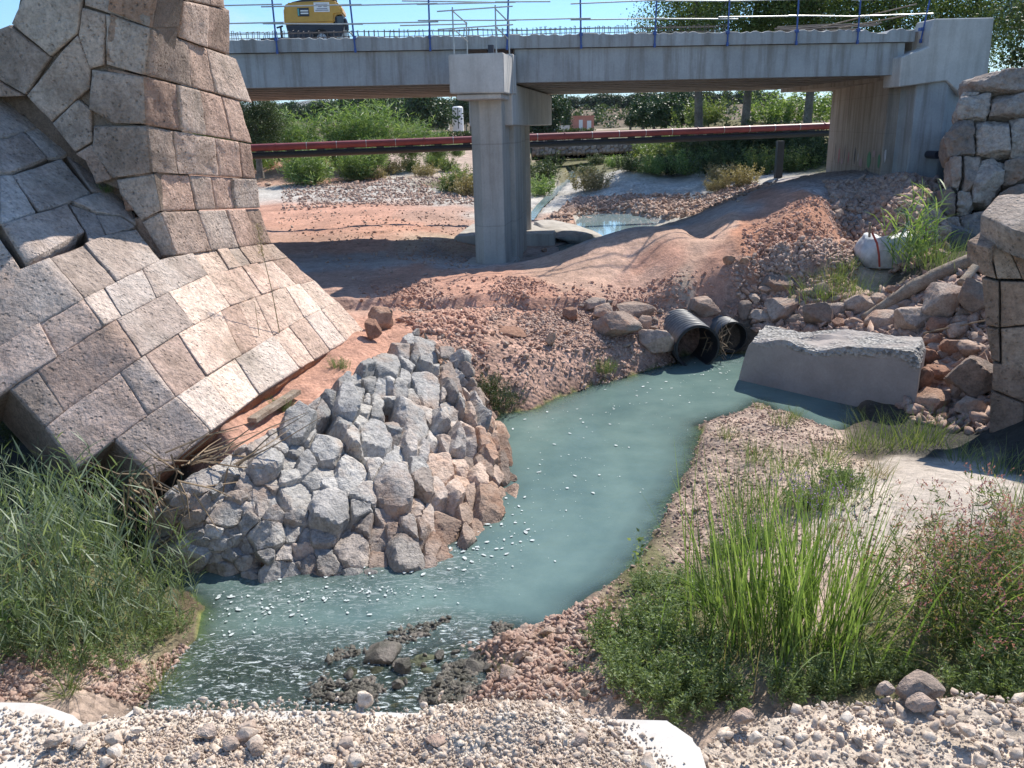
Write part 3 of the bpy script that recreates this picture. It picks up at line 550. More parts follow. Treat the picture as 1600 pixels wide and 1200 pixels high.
o = MB().box(P0c+CD*7.3+CXa*.10+BZ*6.42, (1.45, 11.2, 1.28), PAX).part('cap_beam', M['cap'], pier); bevel(o, .03, 1)
o = MB().box(P0c+CD*1.95+CXa*.25+BZ*7.35, (1.25, .62, 1.2), PAX).part('cap_step', M['cap'], pier); bevel(o, .02, 1)
# front column: pointed nose
Q = P0c+CD*1.0; zb_ = 1.05
nose = [(-.50, .35), (-.12, -.12), (.56, .10), (.56, 1.5), (-.50, 1.5)]
o = MB().prism([Q+CXa*x+CD*y+BZ*zb_ for x, y in nose], BZ*(6.62-zb_)).part('column', M['conc'], pier); bevel(o, .02, 1)
o = MB().box(Q+CD*2.3+CXa*.42+BZ*3.7, (.62, 1.5, 5.5), PAX).part('column', M['conc'], pier); bevel(o, .02, 1)
o = MB().box(P0c+CD*5.9+CXa*.18+BZ*3.6, (.72, .9, 5.), PAX).part('column', M['conc'], pier); bevel(o, .02, 1)
cb = gy(821, 357, 37.); mb = MB().tube([np.array([cb[0], 37., 1.1]), np.array([cb[0]-.02, 37., 6.])], .27, 20); mb.part('round_column', M['conc'], pier, smooth=False)
fA = gz(866, 366, 1.4); fB = gz(876, 348, 1.4)
fo = np.array([fA[0]-2.6, fA[1]-.2, 0]); V = [np.array([fA[0], fA[1], .3]), np.array([fB[0], fB[1], .3]), np.array([fB[0]-4.2, fB[1]+.3, .3]), np.array([fA[0]-4.2, fA[1]-.1, .3])]
o = MB().prism(V, BZ*1.12).part('footing', M['conc'], pier); bevel(o, .05, 2)
o = MB().box(np.array([Q[0]+.05, Q[1]+.55, 1.15]), (1.75, 2.2, .42), PAX).part('footing', M['conc'], pier); bevel(o, .05, 2)
# little access scaffold on the cap
sc_ = thing('scaffold_frame', 'small galvanised tube guard frame standing on the pier cap', 'scaffold', P0c+BZ*zt)
def capx(x, y, z): return P0c+CXa*x+CD*y+BZ*z
for (x, y) in ((-.68, .1), (-.45, .95), (.62, .1), (.88, .95)):
    MB().tube([capx(x, y, zt-.02), capx(x-.0, y, zt+(1.32 if y < .5 else 1.0))], .022, 6).part('upright', M['galv'], sc_)
for z in (.72, 1.22): MB().tube([capx(-1.15, .08, zt+z), capx(1.15, .06, zt+z+.04)], .02, 6).part('rail_tube', M['galv'], sc_)
for x in (-.68, .62):
    for z in (1.22, .72): MB().tube([capx(x, .1, zt+z), capx(x+.25, .97, zt+z-.28)], .02, 6).part('brace', M['galv'], sc_)
o = MB().box(capx(.35, .7, zt+.14), (.16, .2, .28), PAX).part('junction_box', M['dark'], sc_)
# ------------------------------------------------------------------ abutment
ab = thing('bridge_abutment', 'stained concrete bridge abutment with stepped end block and faint graffiti at its foot', 'abutment', (15, 30, 3.2))
AP = bp(0, -.55, 0)
front = [gpl(u, v, AP, BY) for u, v in ((1461, 29), (1554, 27), (1541, 140), (1505, 150), (1479, 126), (1405, 136), (1409, 89), (1451, 73), (1454, 48))]
o = MB().prism(front, BY*1.1).part('end_block', M['cap'], ab); bevel(o, .03, 1)
wf = gpl(1405, 136, AP, BY); wl = gz(1297, 270, 3.4)
s_f = np.dot(wf-BP, BX)
wr = gy(1296, 200, 40.2); wallp = [bp(s_f+.22, .5, 2.6), np.array([wr[0], 40.2, 2.6]), bp(s_f+3.5, 11.5, 2.6), bp(s_f+3.5, .5, 2.6)]
o = MB().prism(wallp, BZ*4.45).part('river_wall', M['abut'], ab); bevel(o, .02, 1)
o = MB().prism([bp(S1+.35, .2, 7.0), bp(S1+.35, 11.3, 7.0), bp(S1+2.8, 11.3, 7.0), bp(S1+2.8, .2, 7.0)], BZ*1.5).part('back_wall', M['abut'], ab)
pa = [gpl(u, 140, bp(0, w, 0), BY) for u, w in ((1432, -.3), (1480, -.45), (1512, 0.))]
V = [np.array([a[0], a[1], 2.6]) for a in pa]+[bp(s_f+3.3, .8, 2.6), bp(s_f+.6, .8, 2.6)]
for v_ in V: v_[2] = 2.6
o = MB().prism(V, BZ*4.4).part('wing_pillar', M['girder'], ab); bevel(o, .03, 1)
# faded graffiti strokes on the river wall (thin coats of paint)
gcol = [(.40,.16,.17), (.10,.26,.14), (.50,.50,.52), (.07,.07,.09), (.42,.30,.32)]
gm = [mat_plain('faded_paint_%s' % n_, c_, .8) for n_, c_ in zip(('rose', 'green', 'white', 'black', 'pink'), gcol)]
wn_ = nrm(np.cross(BZ, wallp[1]-wallp[0])); wn_ = wn_ if wn_[0] < 0 else -wn_; wdir = nrm(wallp[1]-wallp[0])
for k, (u, v, w_, h_, c_) in enumerate(((1305, 238, .10, .9, 3), (1311, 243, .22, .7, 0), (1320, 240, .10, .9, 3), (1326, 246, .18, .6, 0), (1336, 243, .16, .8, 3), (1341, 246, .12, .4, 2), (1345, 254, .4, .4, 4), (1358, 250, .5, .7, 1), (1366, 240, .3, .3, 4), (1374, 252, .35, .6, 1), (1384, 243, .25, .5, 2), (1316, 252, .3, .3, 4))):
    c0 = gpl(u, v, wallp[0], wn_)+wn_*(.004+.0015*k); pts = []
    for j in range(9): a = j/9*6.283; pts.append(c0+wdir*math.cos(a)*w_*(.7+.3*q.random())*.7+BZ*math.sin(a)*h_*.5*(.75+.25*q.random()))
    part('graffiti', pts, [tuple(range(9))], gm[c_], ab)
# drain pipe stub
dr = gpl(1466, 242, bp(0, -1.0, 0), BY); MB().tube([dr, dr+BY*.8], .13, 14).part('drain_pipe', M['dark'], ab)
# ------------------------------------------------------------------ compressor on the deck
cpos = gpl(492, 50, bp(0, 2.3, 0), BY); s_c = np.dot(cpos-BP, BX); ZD = 8.5
cm = thing('air_compressor', 'yellow and dark blue towable air compressor parked on the bridge deck', 'compressor', bp(s_c, 2.3, ZD))
def cp(x, y, z): return bp(s_c+x, 2.3+y, ZD+z)
def shell(prof, y0, y1, name, mat, inset=.12, parent=None, bw=.05):
    mb = MB(); n = len(prof); mid = np.mean(prof, 0)
    rings = []
    for y, k in ((y0, 1-inset), (y0+.1, 1), (y1-.1, 1), (y1, 1-inset)):
        rings.append([cp(mid[0]+(x-mid[0])*(1 if k == 1 else .97), y, (mid[1]+(z-mid[1])*k)) for x, z in prof])
    V = np.array(rings).reshape(-1, 3); F = []
    for r in range(3):
        for i in range(n): j = (i+1) % n; F.append((r*n+i, r*n+j, (r+1)*n+j, (r+1)*n+i))
    F += [tuple(range(n))[::-1], tuple(range(3*n, 4*n))]
    o = mb.add(V, F).part(name, mat, parent or cm); bevel(o, bw, 2); return o
shell([(-1.02, .72), (-1.0, 1.25), (-.88, 1.43), (.55, 1.50), (.80, 1.46), (.98, 1.28), (1.0, 1.05), (.72, 1.02), (.70, .76)], 0, 1.3, 'canopy', M['yellow'], .06)
shell([(-.98, .73), (-.90, .32), (-.30, .28), (.2, .28), (.92, .34), (1.02, .74), (1.02, 1.0), (.74, 1.0), (.71, .74)], .02, 1.28, 'lower_body', M['dark'], .04, bw=.02)
shell([(-.72, 1.45), (-.2, 1.56), (.30, 1.62), (.30, 1.50), (-.7, 1.41)], .1, .9, 'top_duct', M['dark'], .0, bw=.01)
o = MB().box(cp(.50, .4, 1.54), (.55, .5, .07), BAX).part('exhaust_grille', M['dark'], cm)
o = MB().box(cp(-.33, -.012, 1.12), (.38, .02, .26), BAX).part('badge', M['dark'], cm)
for zz in (1.16, 1.08): MB().box(cp(-.29, -.027, zz), (.26, .01, .045), BAX).part('badge_stripe', M['white'], cm)
ctq = M['galv']; MB().box(cp(-.49, -.027, 1.12), (.05, .01, .22), BAX).part('badge_stripe', mat_plain('teal_mark', (.10, .35, .33), .5), cm)
pl = MB().box(cp(.30, -.012, 1.27), (.52, .02, .30), BAX).part('notice_plate', M['white'], cm)
gr = mat_plain('plate_print', (.25, .24, .30), .6)
for zz, ww, xx in ((1.35, .40, .3), (1.29, .12, .24), (1.29, .12, .42), (1.22, .36, .31), (1.17, .44, .3)): MB().box(cp(xx, -.026, zz), (ww, .008, .026), BAX).part('print', gr, pl)
o = MB().box(cp(.90, -.01, .86), (.22, .04, .24), BAX).part('control_panel', M['glass'], cm)
MB().tube([cp(1.08, .1, .55), cp(1.08, .1, .72), cp(1.02, .1, .9)], .07, 8).part('outlet_valve', M['dark'], cm)
for k in range(2): MB().box(cp(.90, .1+.9*k, .36), (.36, .12, .14), BAX).part('tail_light', M['galv'], cm)
for y in (.02, 1.2):
    wv = MB().tube([cp(.22, y-.02, .27), cp(.22, y+.16, .27)], .29, 24).part('wheel', M['tyre'], cm)
    MB().tube([cp(.22, y-.035, .27), cp(.22, y+.05, .27)], .175, 18).part('rim', M['rim'], wv)
    for k in range(6): a = k*1.047; MB().tube([cp(.22+.11*math.cos(a), y-.045, .27+.11*math.sin(a)), cp(.22+.11*math.cos(a), y-.03, .27+.11*math.sin(a))], .022, 6).part('wheel_nut', M['white'], wv)
mud = []
for k in range(9): a = math.pi*(k/8); mud.append((.22+.37*math.cos(a), .27+.37*math.sin(a)))
mb = MB(); pts = [cp(x, -.04, z) for x, z in mud]+[cp(.22+(x-.22)*.88, -.04, .27+(z-.27)*.88) for x, z in mud[::-1]]
for i in range(8): mb.prism([cp(*(mud[i][0], -.04, mud[i][1])), cp(mud[i+1][0], -.04, mud[i+1][1]), cp(.22+(mud[i+1][0]-.22)*.88, -.04, .27+(mud[i+1][1]-.27)*.88), cp(.22+(mud[i][0]-.22)*.88, -.04, .27+(mud[i][1]-.27)*.88)], BY*.24)
mb.part('mudguard', M['dark'], cm)
MB().tube([cp(-.85, .6, .33), cp(-1.3, .6, .35), cp(-1.95, .6, .34)], [.06, .05, .04], 8).part('drawbar', M['dark'], cm)
jw = MB().tube([cp(-1.22, .55, .1), cp(-1.22, .55, .74)], .035, 8).part('jockey_stand', M['dark'], cm)
MB().tube([cp(-1.22, .52, .09), cp(-1.22, .60, .09)], .11, 12).part('jockey_wheel', M['tyre'], jw)
MB().tube([cp(-1.36, .55, .7), cp(-1.14, .55, .76)], .03, 6).part('crank', M['dark'], jw)
mb = MB(); mb.tube([cp(1.08, .1, .55), cp(1.3, .1, .35), cp(1.55, .1, .08), cp(2.2, .2, .04), cp(3.2, .3, .04)], .022, 6)
ho = mb.done(); o = put('air_hose', mesh_np('air_hose', ho[0], ho[1], mat_plain('green_hose', (.03, .12, .08), .5)), label='dark green air hose running down from the yellow compressor onto the deck', cat='hose')
# ------------------------------------------------------------------ service pipes behind the bridge
pa_, pb_ = gy(398, 231, 42.), gy(1289, 197, 47.); dpv = (pb_-pa_)/np.linalg.norm(pb_-pa_)
pa_ = pa_-dpv*14; Lp = np.linalg.norm(pb_-pa_)+.6
rp = thing('red_pipe', 'long dark red pipe crossing above the riverbed behind the bridge', 'pipe', pa_+dpv*Lp/2)
MB().tube([pa_+dpv*t_ for t_ in (0, Lp/2, Lp)], .172, 16).part('pipe_run', M['redpipe'], rp, smooth=False)
for k, t_ in enumerate(np.arange(.6, Lp, 1.44)): MB().tube([pa_+dpv*t_, pa_+dpv*(t_+.035)], .182 if k % 5 else .205, 16).part('pipe_band', M['galv'] if k % 5 else M['redpipe'], rp)
dk = thing('black_beam_pipe', 'black steel carrier pipe under the red pipe on one dark post', 'pipe', pa_+dpv*Lp/2-BZ*.4)
MB().tube([pa_+dpv*t_-BZ*.37 for t_ in (0, Lp/2, Lp)], .155, 14).part('pipe_run', M['darkpipe'], dk)
for t_ in np.arange(1.3, Lp, 1.44): MB().box(pa_+dpv*t_-BZ*.20, (.36, .2, .10)).part('saddle', M['darkpipe'], dk)
pp = gy(1221, 205, 46.7); MB().box(np.array([pp[0]+.0, pp[1]+.05, (pp[2]-.5+2.2)/2]), (.36, .36, pp[2]-.5-2.2)).part('support_post', M['darkpipe'], dk)
# ------------------------------------------------------------------ culvert pipes
def culvert(u, v, wpx, back, length, tilt, label):
    g = gz(u, v, .45); w_ = np.dot(g-CP, Fv); rad = wpx/2/FPX*w_
    o_ = thing('culvert_pipe', label, 'culvert pipe', (g[0], g[1], .2), group='corrugated culvert pipes')
    ax = nrm(np.array([back, 1., tilt])); e1 = nrm(np.cross(ax, BZ)); e2 = np.cross(e1, ax); nseg = int(length/.15)*8; V = []; F = []; n = 40
    for i in range(nseg+1):
        s = i/nseg*length; rr = rad*(1-.10*(.5-.5*math.cos(2*math.pi*s/.15))**.6)
        for k in range(n): a = 2*math.pi*k/n; V.append(g+ax*s+rr*(e1*math.cos(a)+e2*math.sin(a)))
    for i in range(nseg):
        for k in range(n): F.append((i*n+k, (i+1)*n+k, (i+1)*n+(k+1) % n, i*n+(k+1) % n))
    part('corrugated_shell', V, F, M['hdpe'], o_, smooth=True)
    V = []; F = []
    for s, rr in ((-.02, rad*.985), (-.02, rad*.90), (.25, rad*.90), (length, rad*.90)):
        for k in range(n): a = 2*math.pi*k/n; V.append(g+ax*s+rr*(e1*math.cos(a)+e2*math.sin(a)))
    for i in range(3):
        for k in range(n): F.append((i*n+k, i*n+(k+1) % n, (i+1)*n+(k+1) % n, (i+1)*n+k))
    F.append(tuple(3*n+k for k in range(n)))
    part('inner_liner', V, F, M['darkpipe'], o_)
    return g, ax, rad
cv1 = culvert(1090, 543, 72, -.10, 1.75, .035, 'larger black corrugated pipe with a branch caught in its mouth')
cv2 = culvert(1144, 527, 50, -.12, .95, .02, 'smaller black corrugated pipe tucked beside the grey concrete block')
# ------------------------------------------------------------------ stone masonry builders
def outline(poly, step):
    P = []; n = len(poly)
    for i in range(n):
        a, b = np.array(poly[i], float), np.array(poly[(i+1) % n], float); k = max(1, int(round(np.linalg.norm(b-a)/step)))
        for j in range(k): P.append(a+(b-a)*j/k)
    return np.array(P)
tint_rng = np.random.default_rng(11)
def ashlar(poly, fmap, parent, mat, thick=.5, step=9., gap=.985, proud=.02, rough_=.02, tint=None, inward=None, name='stone_block', rnd=.016):
    """one dressed block: outline poly in face coordinates, fmap turns them into world places; the back is pushed in along the face's inward direction"""
    P = outline(poly, step); c = P.mean(0); n = len(P); gap = 1-(1-gap)*.38
    ks = [gap, gap*.965, gap*.88, gap*.70, gap*.48, gap*.25]; V = []
    for k in ks: V += [fmap(*(c+(p-c)*k)) for p in P]
    V.append(fmap(*c)); V = np.array(V)
    if inward is None:
        o0 = V[:n]; cc = o0.mean(0); nn = np.zeros(3)
        for i in range(n): nn += np.cross(o0[i]-cc, o0[(i+1) % n]-cc)
        nn = nrm(nn); inward = nn if np.dot(nn, cc-CP) > 0 else -nn
    off = tint_rng.uniform(-proud, proud)+0*V[:, 0]
    off[:n] += rnd*(.75+1.6*np.clip(fbm(V[:n], 2.6, 3), -.3, 1)); off[n:2*n] += rnd*.22
    off += rough_*fbm(V, 2.2, 3)+rough_*.5*fbm(V, 7., 2)
    tilt = tint_rng.normal(0, .012, 3); off += (V-V[-1])@tilt
    V = V+off[:, None]*inward
    B = V[:n]+inward*thick; B2 = V[:n]*.5+B*.5; V = np.vstack([V, B2, B]); m = len(ks)
    F = []
    for r in range(m-1):
        for i in range(n): j = (i+1) % n; F.append((r*n+i, r*n+j, (r+1)*n+j, (r+1)*n+i))
    ctr = m*n
    for i in range(n): F.append(((m-1)*n+i, (m-1)*n+(i+1) % n, ctr))
    b2 = ctr+1; b3 = b2+n
    for i in range(n): j = (i+1) % n; F += [(j, i, b2+i, b2+j), (b2+j, b2+i, b3+i, b3+j)]
    F.append(tuple(b3+i for i in range(n)))
    if tint is None:
        tints = [(1,1,1), (1.04,1.0,.97), (.96,.97,.98), (1.03,1.02,1.), (1.06,.97,.93), (.94,.94,.93)]; tint = tints[tint_rng.integers(len(tints))]
    tt = np.tile(np.array(tint)*tint_rng.uniform(.92, 1.08), (len(V), 1))
    o = part(name, V, F, mat, parent, True, {'tint': tt})
    a = o.data.polygons; 
    return o
def polytope(planes, cen, sub=3, k=16, amp=.02, nsc=3., flat=False):
    """convex rock: planes [(outward normal, distance from cen)] softened at the edges, roughened by noise"""
    V, F = ICO[sub]; N = np.array([p[0] for p in planes]); d = np.array([max(p[1], .01) for p in planes])
    q = np.maximum(V@N.T, 0)/d; r = np.maximum((q**k).sum(1), 1e-30)**(-1/k); r = np.minimum(r, 2.2*np.median(r)); P = V*r[:, None]
    nz = fbm(P+np.asarray(cen)*3.1, nsc, 4, .6)+.5*fbm(P+np.asarray(cen)*1.7, nsc*3.3, 2); P = P*(1+amp*nz/np.maximum(np.linalg.norm(P, axis=1), .02))[:, None]
    return P, F
def clip_poly(P, a, nrm2, d):
    """keep the side where (p.n2) <= d"""
    out_ = []
    for i in range(len(P)):
        p, q_ = P[i], P[(i+1) % len(P)]; sp, sq = p@nrm2-d, q_@nrm2-d
        if sp <= 0: out_.append(p)
        if (sp < 0) != (sq < 0): out_.append(p+(q_-p)*sp/(sp-sq))
    return out_
def voronoi(seeds, wts, box):
    res = []
    for i, s in enumerate(seeds):
        P = [np.array(b, float) for b in box]
        for j, t_ in enumerate(seeds):
            if i == j: continue
            dv = t_-s; L2 = dv@dv
            if L2 > 9: continue
            P = clip_poly(P, None, dv, s@dv+.5*(L2+wts[i]-wts[j]))
            if len(P) < 3: break
        res.append(P if len(P) >= 3 else None)
    return res
def packed_rock(poly3, nout, parent, mat, name='stone', bulge=.14, back=.3, gap=.012, sub=3, tint=(1, 1, 1), amp=.03, k=14, q=rng, edge_tilt=.25):
    """a rough stone filling the cell poly3 (3-D outline in a face whose outward normal is nout)"""
    P = np.array(poly3); c = P.mean(0); sz = np.sqrt(max(.01, np.linalg.norm(P-c, axis=1).mean()**2)); c2 = c-nout*.02; pl = []
    for i in range(len(P)):
        a, b = P[i], P[(i+1) % len(P)]; e = b-a
        if np.linalg.norm(e) < .03: continue
        m_ = nrm(np.cross(e, nout)); 
        if m_@(a-c) < 0: m_ = -m_
        dd = m_@(a-c)-gap; m2 = nrm(m_+nout*q.uniform(0, edge_tilt)); pl.append((m2, dd*(m2@m_)+.02))
    t1 = nrm(P[0]-c); t2 = np.cross(nout, t1)
    pl.append((nrm(nout+.35*(q.normal()*t1+q.normal()*t2)*.5), bulge*q.uniform(.6, 1.1)*min(1.4, sz*2.6)))
    for _ in range(5): pl.append((nrm(nout+q.uniform(.25, 1.3)*(math.cos(q.uniform(0, 6.28))*t1+math.sin(q.uniform(0, 6.28))*t2)), (bulge*.9+sz*.42)*q.uniform(.6, 1.05)))
    pl.append((-nout, back))
    V, F = polytope(pl, c, sub, k, amp, 3.2)
    tt = np.tile(np.array(tint), (len(V), 1))
    o = part(name, V+c2, F, mat, parent, True, {'tint': tt}); o.data.set_sharp_from_angle(angle=D2R(24)); return o
# ------------------------------------------------------------------ fallen masonry of the old bridge (left)
Bp = gz(335, 680, 1.5); e_ = nrm(np.array([.2, .98, .03])); a_ = nrm(np.array([-.69, .235, .68])); e_ = nrm(e_-a_*(e_@a_))
nD = nrm(np.cross(e_, a_)); 
if nD[2] < 0: nD = -nD
phi = D2R(52); nC = -e_*math.cos(phi)+nD*math.sin(phi)
def mapCD(u, v):
    d = ray(u, v); tC = (Bp-CP)@nC/(d@nC); tD = (Bp-CP)@nD/(d@nD); return CP+d*max(tC, tD)
Qa = mapCD(276, 400); Qf = mapCD(427, 380)
nA = nrm(np.array([-.16, -.97, -.12]))
def mapA(u, v): return gpl(u, v, Qa, nA)
shift = Qf-Qa
def mapAf(u, v): return gpl(u, v, Qf, nA)
ruin = thing('fallen_bridge_pier', 'huge tilted mass of ashlar masonry with arch springing, fallen from the old bridge', 'masonry ruin', (-5.5, 12.5, .9))
inCD = -nrm(nC+nD)
def PL(pts):
    pts = np.array(pts, float); return lambda u: np.interp(u, pts[:, 0], pts[:, 1])
L1 = PL([(-90,596),(22,528),(131,466),(249,407),(276,400),(350,386),(427,380)])
L0 = PL([(-90,530),(0,444),(28,421),(71,404),(127,384),(150,370),(210,358),(250,356),(275,398)])
L2 = PL([(-90,680),(15,606),(90,556),(161,510),(244,466),(324,430),(390,413),(450,402)])
L3 = PL([(71,667),(101,642),(221,558),(278,522),(360,478),(435,451),(491,438)])
L4 = PL([(120,731),(178,688),(232,648),(322,588),(428,523),(470,499),(527,472)])
L5 = PL([(180,742),(240,748),(322,680),(405,616),(469,575),(521,545),(568,515)])
ROWS = [(L0, L1, [(-60,-60),(78,132),(132,182),(213,250)]),
        (L1, L2, [(-60,-60),(62,90),(131,163),(163,190),(222,244),(300,325),(338,358),(354,376),(372,392),(392,413),(410,432),(427,450)]),
        (L2, L3, [(15,71),(58,100),(182,221),(262,302),(324,360),(352,386),(378,409),(402,436),(426,464),(450,491)]),
        (L3, L4, [(71,120),(188,232),(227,276),(278,323),(345,378),(372,403),(398,428),(422,452),(446,476),(468,502),(491,527)]),
        (L4, L5, [(180,240),(276,330),(322,368),(367,405),(428,469),(452,492),(476,516),(501,541),(527,568)])]
M['core'] = mat_stone('lime_core', [(.20,.15,.115), (.27,.21,.165), (.33,.26,.21)], 2., 18., bump=1., vary=0)
core = MB()
def add_core(pts2, fm, inw):
    P = [fm(*p)+inw*.055 for p in pts2]; P = [p+(p-np.mean(P, 0))*.01 for p in P]; core.prism(P, inw*.8)
CT = {1: (1.08, 1.0, .92), 2: (1.1, 1.04, .98), 3: (1.12, 1.02, .94), 4: (1.1, 1.0, .93)}
for ri, (U_, L_, js) in enumerate(ROWS):
    for (a, b), (c_, d_) in zip(js[:-1], js[1:]):
        jj = tint_rng.uniform(-2, 2)
        top = [(x, U_(x)) for x in np.linspace(a, c_, 4)]; bot = [(x, L_(x)) for x in np.linspace(d_, b, 4)]
        poly = top+bot; tn = None
        if b > 290: tn = tuple(np.array([(1.42,1.3,1.2), (1.5,1.42,1.32), (1.38,1.22,1.12), (1.3,1.28,1.24)][tint_rng.integers(4)]))  # right flank stones tinted brighter: sunlight put into their colour
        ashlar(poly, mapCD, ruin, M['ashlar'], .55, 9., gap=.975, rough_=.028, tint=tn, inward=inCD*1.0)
        add_core([top[0], top[-1], bot[0], bot[-1]], mapCD, inCD)
CQ = [[(2,349),(105,319),(133,360),(41,412)], [(-60,372),(0,372),(38,428),(22,452),(-60,470)], [(108,318),(150,333),(166,368),(140,380),(134,358)], [(150,336),(188,338),(212,354),(168,368)],
      [(0,274),(19,272),(56,330),(0,350)], [(-70,275),(-2,274),(-2,350),(-70,385)], [(19,272),(96,247),(143,300),(109,316),(60,328)], [(104,242),(132,243),(178,290),(160,300),(144,298)], [(112,316),(145,301),(176,294),(212,334),(213,350),(190,336),(152,332)],
      [(-70,158),(0,152),(38,150),(77,196),(14,214),(-60,225)], [(-70,228),(14,216),(37,206),(74,246),(19,270),(-70,272)], [(39,205),(66,199),(112,238),(98,246),(76,247)]]
CQ += [[(-160,600),(-62,520),(-62,700),(-160,760)], [(-160,480),(-62,400),(-62,520),(-160,600)], [(-160,300),(-72,260),(-62,400),(-160,480)]]
for pz in CQ:
    o = ashlar(pz, mapCD, ruin, M['ashlar'], .55, 9., gap=.965, rough_=.03, inward=inCD, tint=(.92,.98,1.04) if pz[0][1] < 345 else None)  # upper stones tinted cooler: bluish shade put into their colour
    add_core(pz, mapCD, inCD)
AQ = [[(18,37),(38,-10),(128,-8),(120,52),(79,88)], [(131,-6),(243,-6),(236,43),(131,8)], [(128,12),(163,22),(161,102),(139,108),(121,54)], [(165,22),(235,44),(226,117),(165,101)],
      [(142,109),(224,120),(227,194),(176,193),(139,170)], [(146,197),(227,197),(236,270),(176,279),(144,235)], [(183,281),(238,273),(249,330),(222,344),(188,302)], [(222,347),(250,333),(276,399),(252,400)],
      [(97,78),(120,55),(139,109),(137,139),(79,191),(42,150)], [(120,156),(140,172),(142,222),(116,238),(80,193)], [(12,40),(77,90),(40,148),(0,126),(-40,60)], [(-40,68),(-2,128),(36,150),(-2,152),(-60,156)], [(118,240),(142,226),(174,280),(150,288),(134,250)],
      [(38,-12),(40,-90),(250,-90),(245,-8)], [(-160,110),(-42,68),(-62,156),(-160,200)]]
for pz in AQ:
    ashlar(pz, mapA, ruin, M['ashlar'], .6, 9., gap=.97, rough_=.03, inward=-nA); add_core(pz, mapA, -nA)
core.prism([mapA(u, v)-nA*.35 for u, v in ((38,-90),(180,-90),(188,44),(190,118),(194,196),(206,270),(226,330),(236,380),(196,362),(150,316),(112,284),(84,262),(48,222),(16,182),(-60,190),(-45,72),(8,48),(16,40))], nrm(shift)*1.2)
core.prism([mapA(u, v)-nA*.10 for u, v in ((42,-90),(180,-90),(188,44),(190,118),(194,196),(206,270),(228,330),(240,372),(218,340),(184,298),(150,284),(132,246),(116,236),(80,190),(38,147),(-60,152),(-40,68),(10,44),(18,36))], nrm(shift)*1.0)
BAND = [(-160,165),(-60,155),(36,150),(72,188),(115,238),(133,248),(150,288),(182,306),(216,344),(252,396)]
for (u0, v0), (u1, v1) in zip(BAND[:-1], BAND[1:]):
    core.prism([mapCD(u0-6, v0-26)+inCD*.32, mapCD(u1+14, v1-26)+inCD*.32, mapCD(u1+4, v1+26)+inCD*.32, mapCD(u0-8, v0+26)+inCD*.32], inCD*2.2)
# intrados strip: near edge on the face, far edge one barrel width away
near_e = [(252,-60),(245,-8),(236,44),(226,118),(227,196),(236,270),(249,331),(276,400)]
far_e = [(352,-40),(352,14),(352,85),(375,157),(396,225),(402,280),(409,325),(427,380)]
over = [0, .10, .16, .0, -.01, 0, 0]
jn = [[.4,.75], [.33,.7], [.45,.72], [.28,.52,.78], [.22,.60,.84], [.33,.52,.72], [.32,.60,.82]]
NE = [mapA(*p) for p in near_e]; FE = [mapAf(*p) for p in far_e]
Cmid = (np.mean(NE, 0)+np.mean(FE, 0))/2
for k in range(7):
    js = [0]+jn[k]+[1+over[k]]
    n0, n1, f0, f1 = NE[k], NE[k+1], FE[k], FE[k+1]
    nb = nrm(np.cross(f0-n0, n1-n0)); inw = nb if nb@(Cmid-CP) > 0 and nb[0] < 0 else -nb
    if inw[0] > 0: inw = -inw
    for a, b in zip(js[:-1], js[1:]):
        fm = lambda s, t_, n0=n0, n1=n1, f0=f0, f1=f1: (n0*(1-t_)+n1*t_)*(1-s)+(f0*(1-t_)+f1*t_)*s
        g_ = .012
        ashlar([(a+g_*.4, .015), (b-g_*.4, .015), (b-g_*.4, .985), (a+g_*.4, .985)], fm, ruin, M['ashlar'], .7, .05, gap=.995, rough_=.03, proud=.03, inward=inw, tint=[(1.15,1.02,.94), (1.1,1.02,.96), (1.06,1.02,.98), (1.18,1.0,.91)][tint_rng.integers(4)])
        a2 = max(a, .10); core.prism([fm(a2, 0)+inw*.1, fm(b, 0)+inw*.1, fm(b, 1)+inw*.1, fm(a2, 1)+inw*.1], nrm(inw+.5*nrm(shift))*1.2)
o = core.part('mortar_core', M['core'], ruin); fix_normals(o)
# torn red mortar bed under the lowest course
edge = [(240,748),(322,680),(405,616),(469,575),(521,545),(568,515)]; V = []; F = []
us = np.linspace(240, 568, 70)
for i, u in enumerate(us):
    P = mapCD(u, np.interp(u, [p[0] for p in edge], [p[1] for p in edge]))
    for j, (din, da) in enumerate(((.03, .02), (.12, -.03), (.25, -.06), (.42, -.04), (.62, .05))):
        w = .05*fbm(P*4+j, 1, 3)
        V.append(P+inCD*(din+w)+a_*(da+w))
for i in range(len(us)-1):
    for j in range(4): F.append((i*5+j, i*5+j+1, (i+1)*5+j+1, (i+1)*5+j))
part('mortar_bed', V, F, M['mortar'], ruin)
# ------------------------------------------------------------------ dry stone revetment
rv = thing('stone_revetment', 'sloping dry-stone revetment of grey and reddish boulders at the water\'s edge below the ruin', 'stone revetment', (-2.4, 12, 0))
TOPC = [gz(u, v, z) for u, v, z in ((236,800,.75),(272,765,1.2),(370,705,1.3),(480,635,1.4),(580,565,1.5),(655,515,1.55),(690,545,1.4),(720,585,1.15))]
BOTC = [gz(u, v, -.12) for u, v in ((232,880),(300,905),(430,922),(560,912),(680,900),(770,835),(805,790),(775,672))]
def arcp(C_):
    C_ = np.array(C_); d = np.r_[0, np.cumsum(np.linalg.norm(np.diff(C_, axis=0), axis=1))]; return C_, d/d[-1]
TC, td = arcp(TOPC); BC, bd = arcp(BOTC)
bd = np.linspace(0, 1, len(BC)); td = np.linspace(0, 1, len(TC)); td = .5*td+.5*arcp(TOPC)[1]; bd = .5*bd+.5*arcp(BOTC)[1]
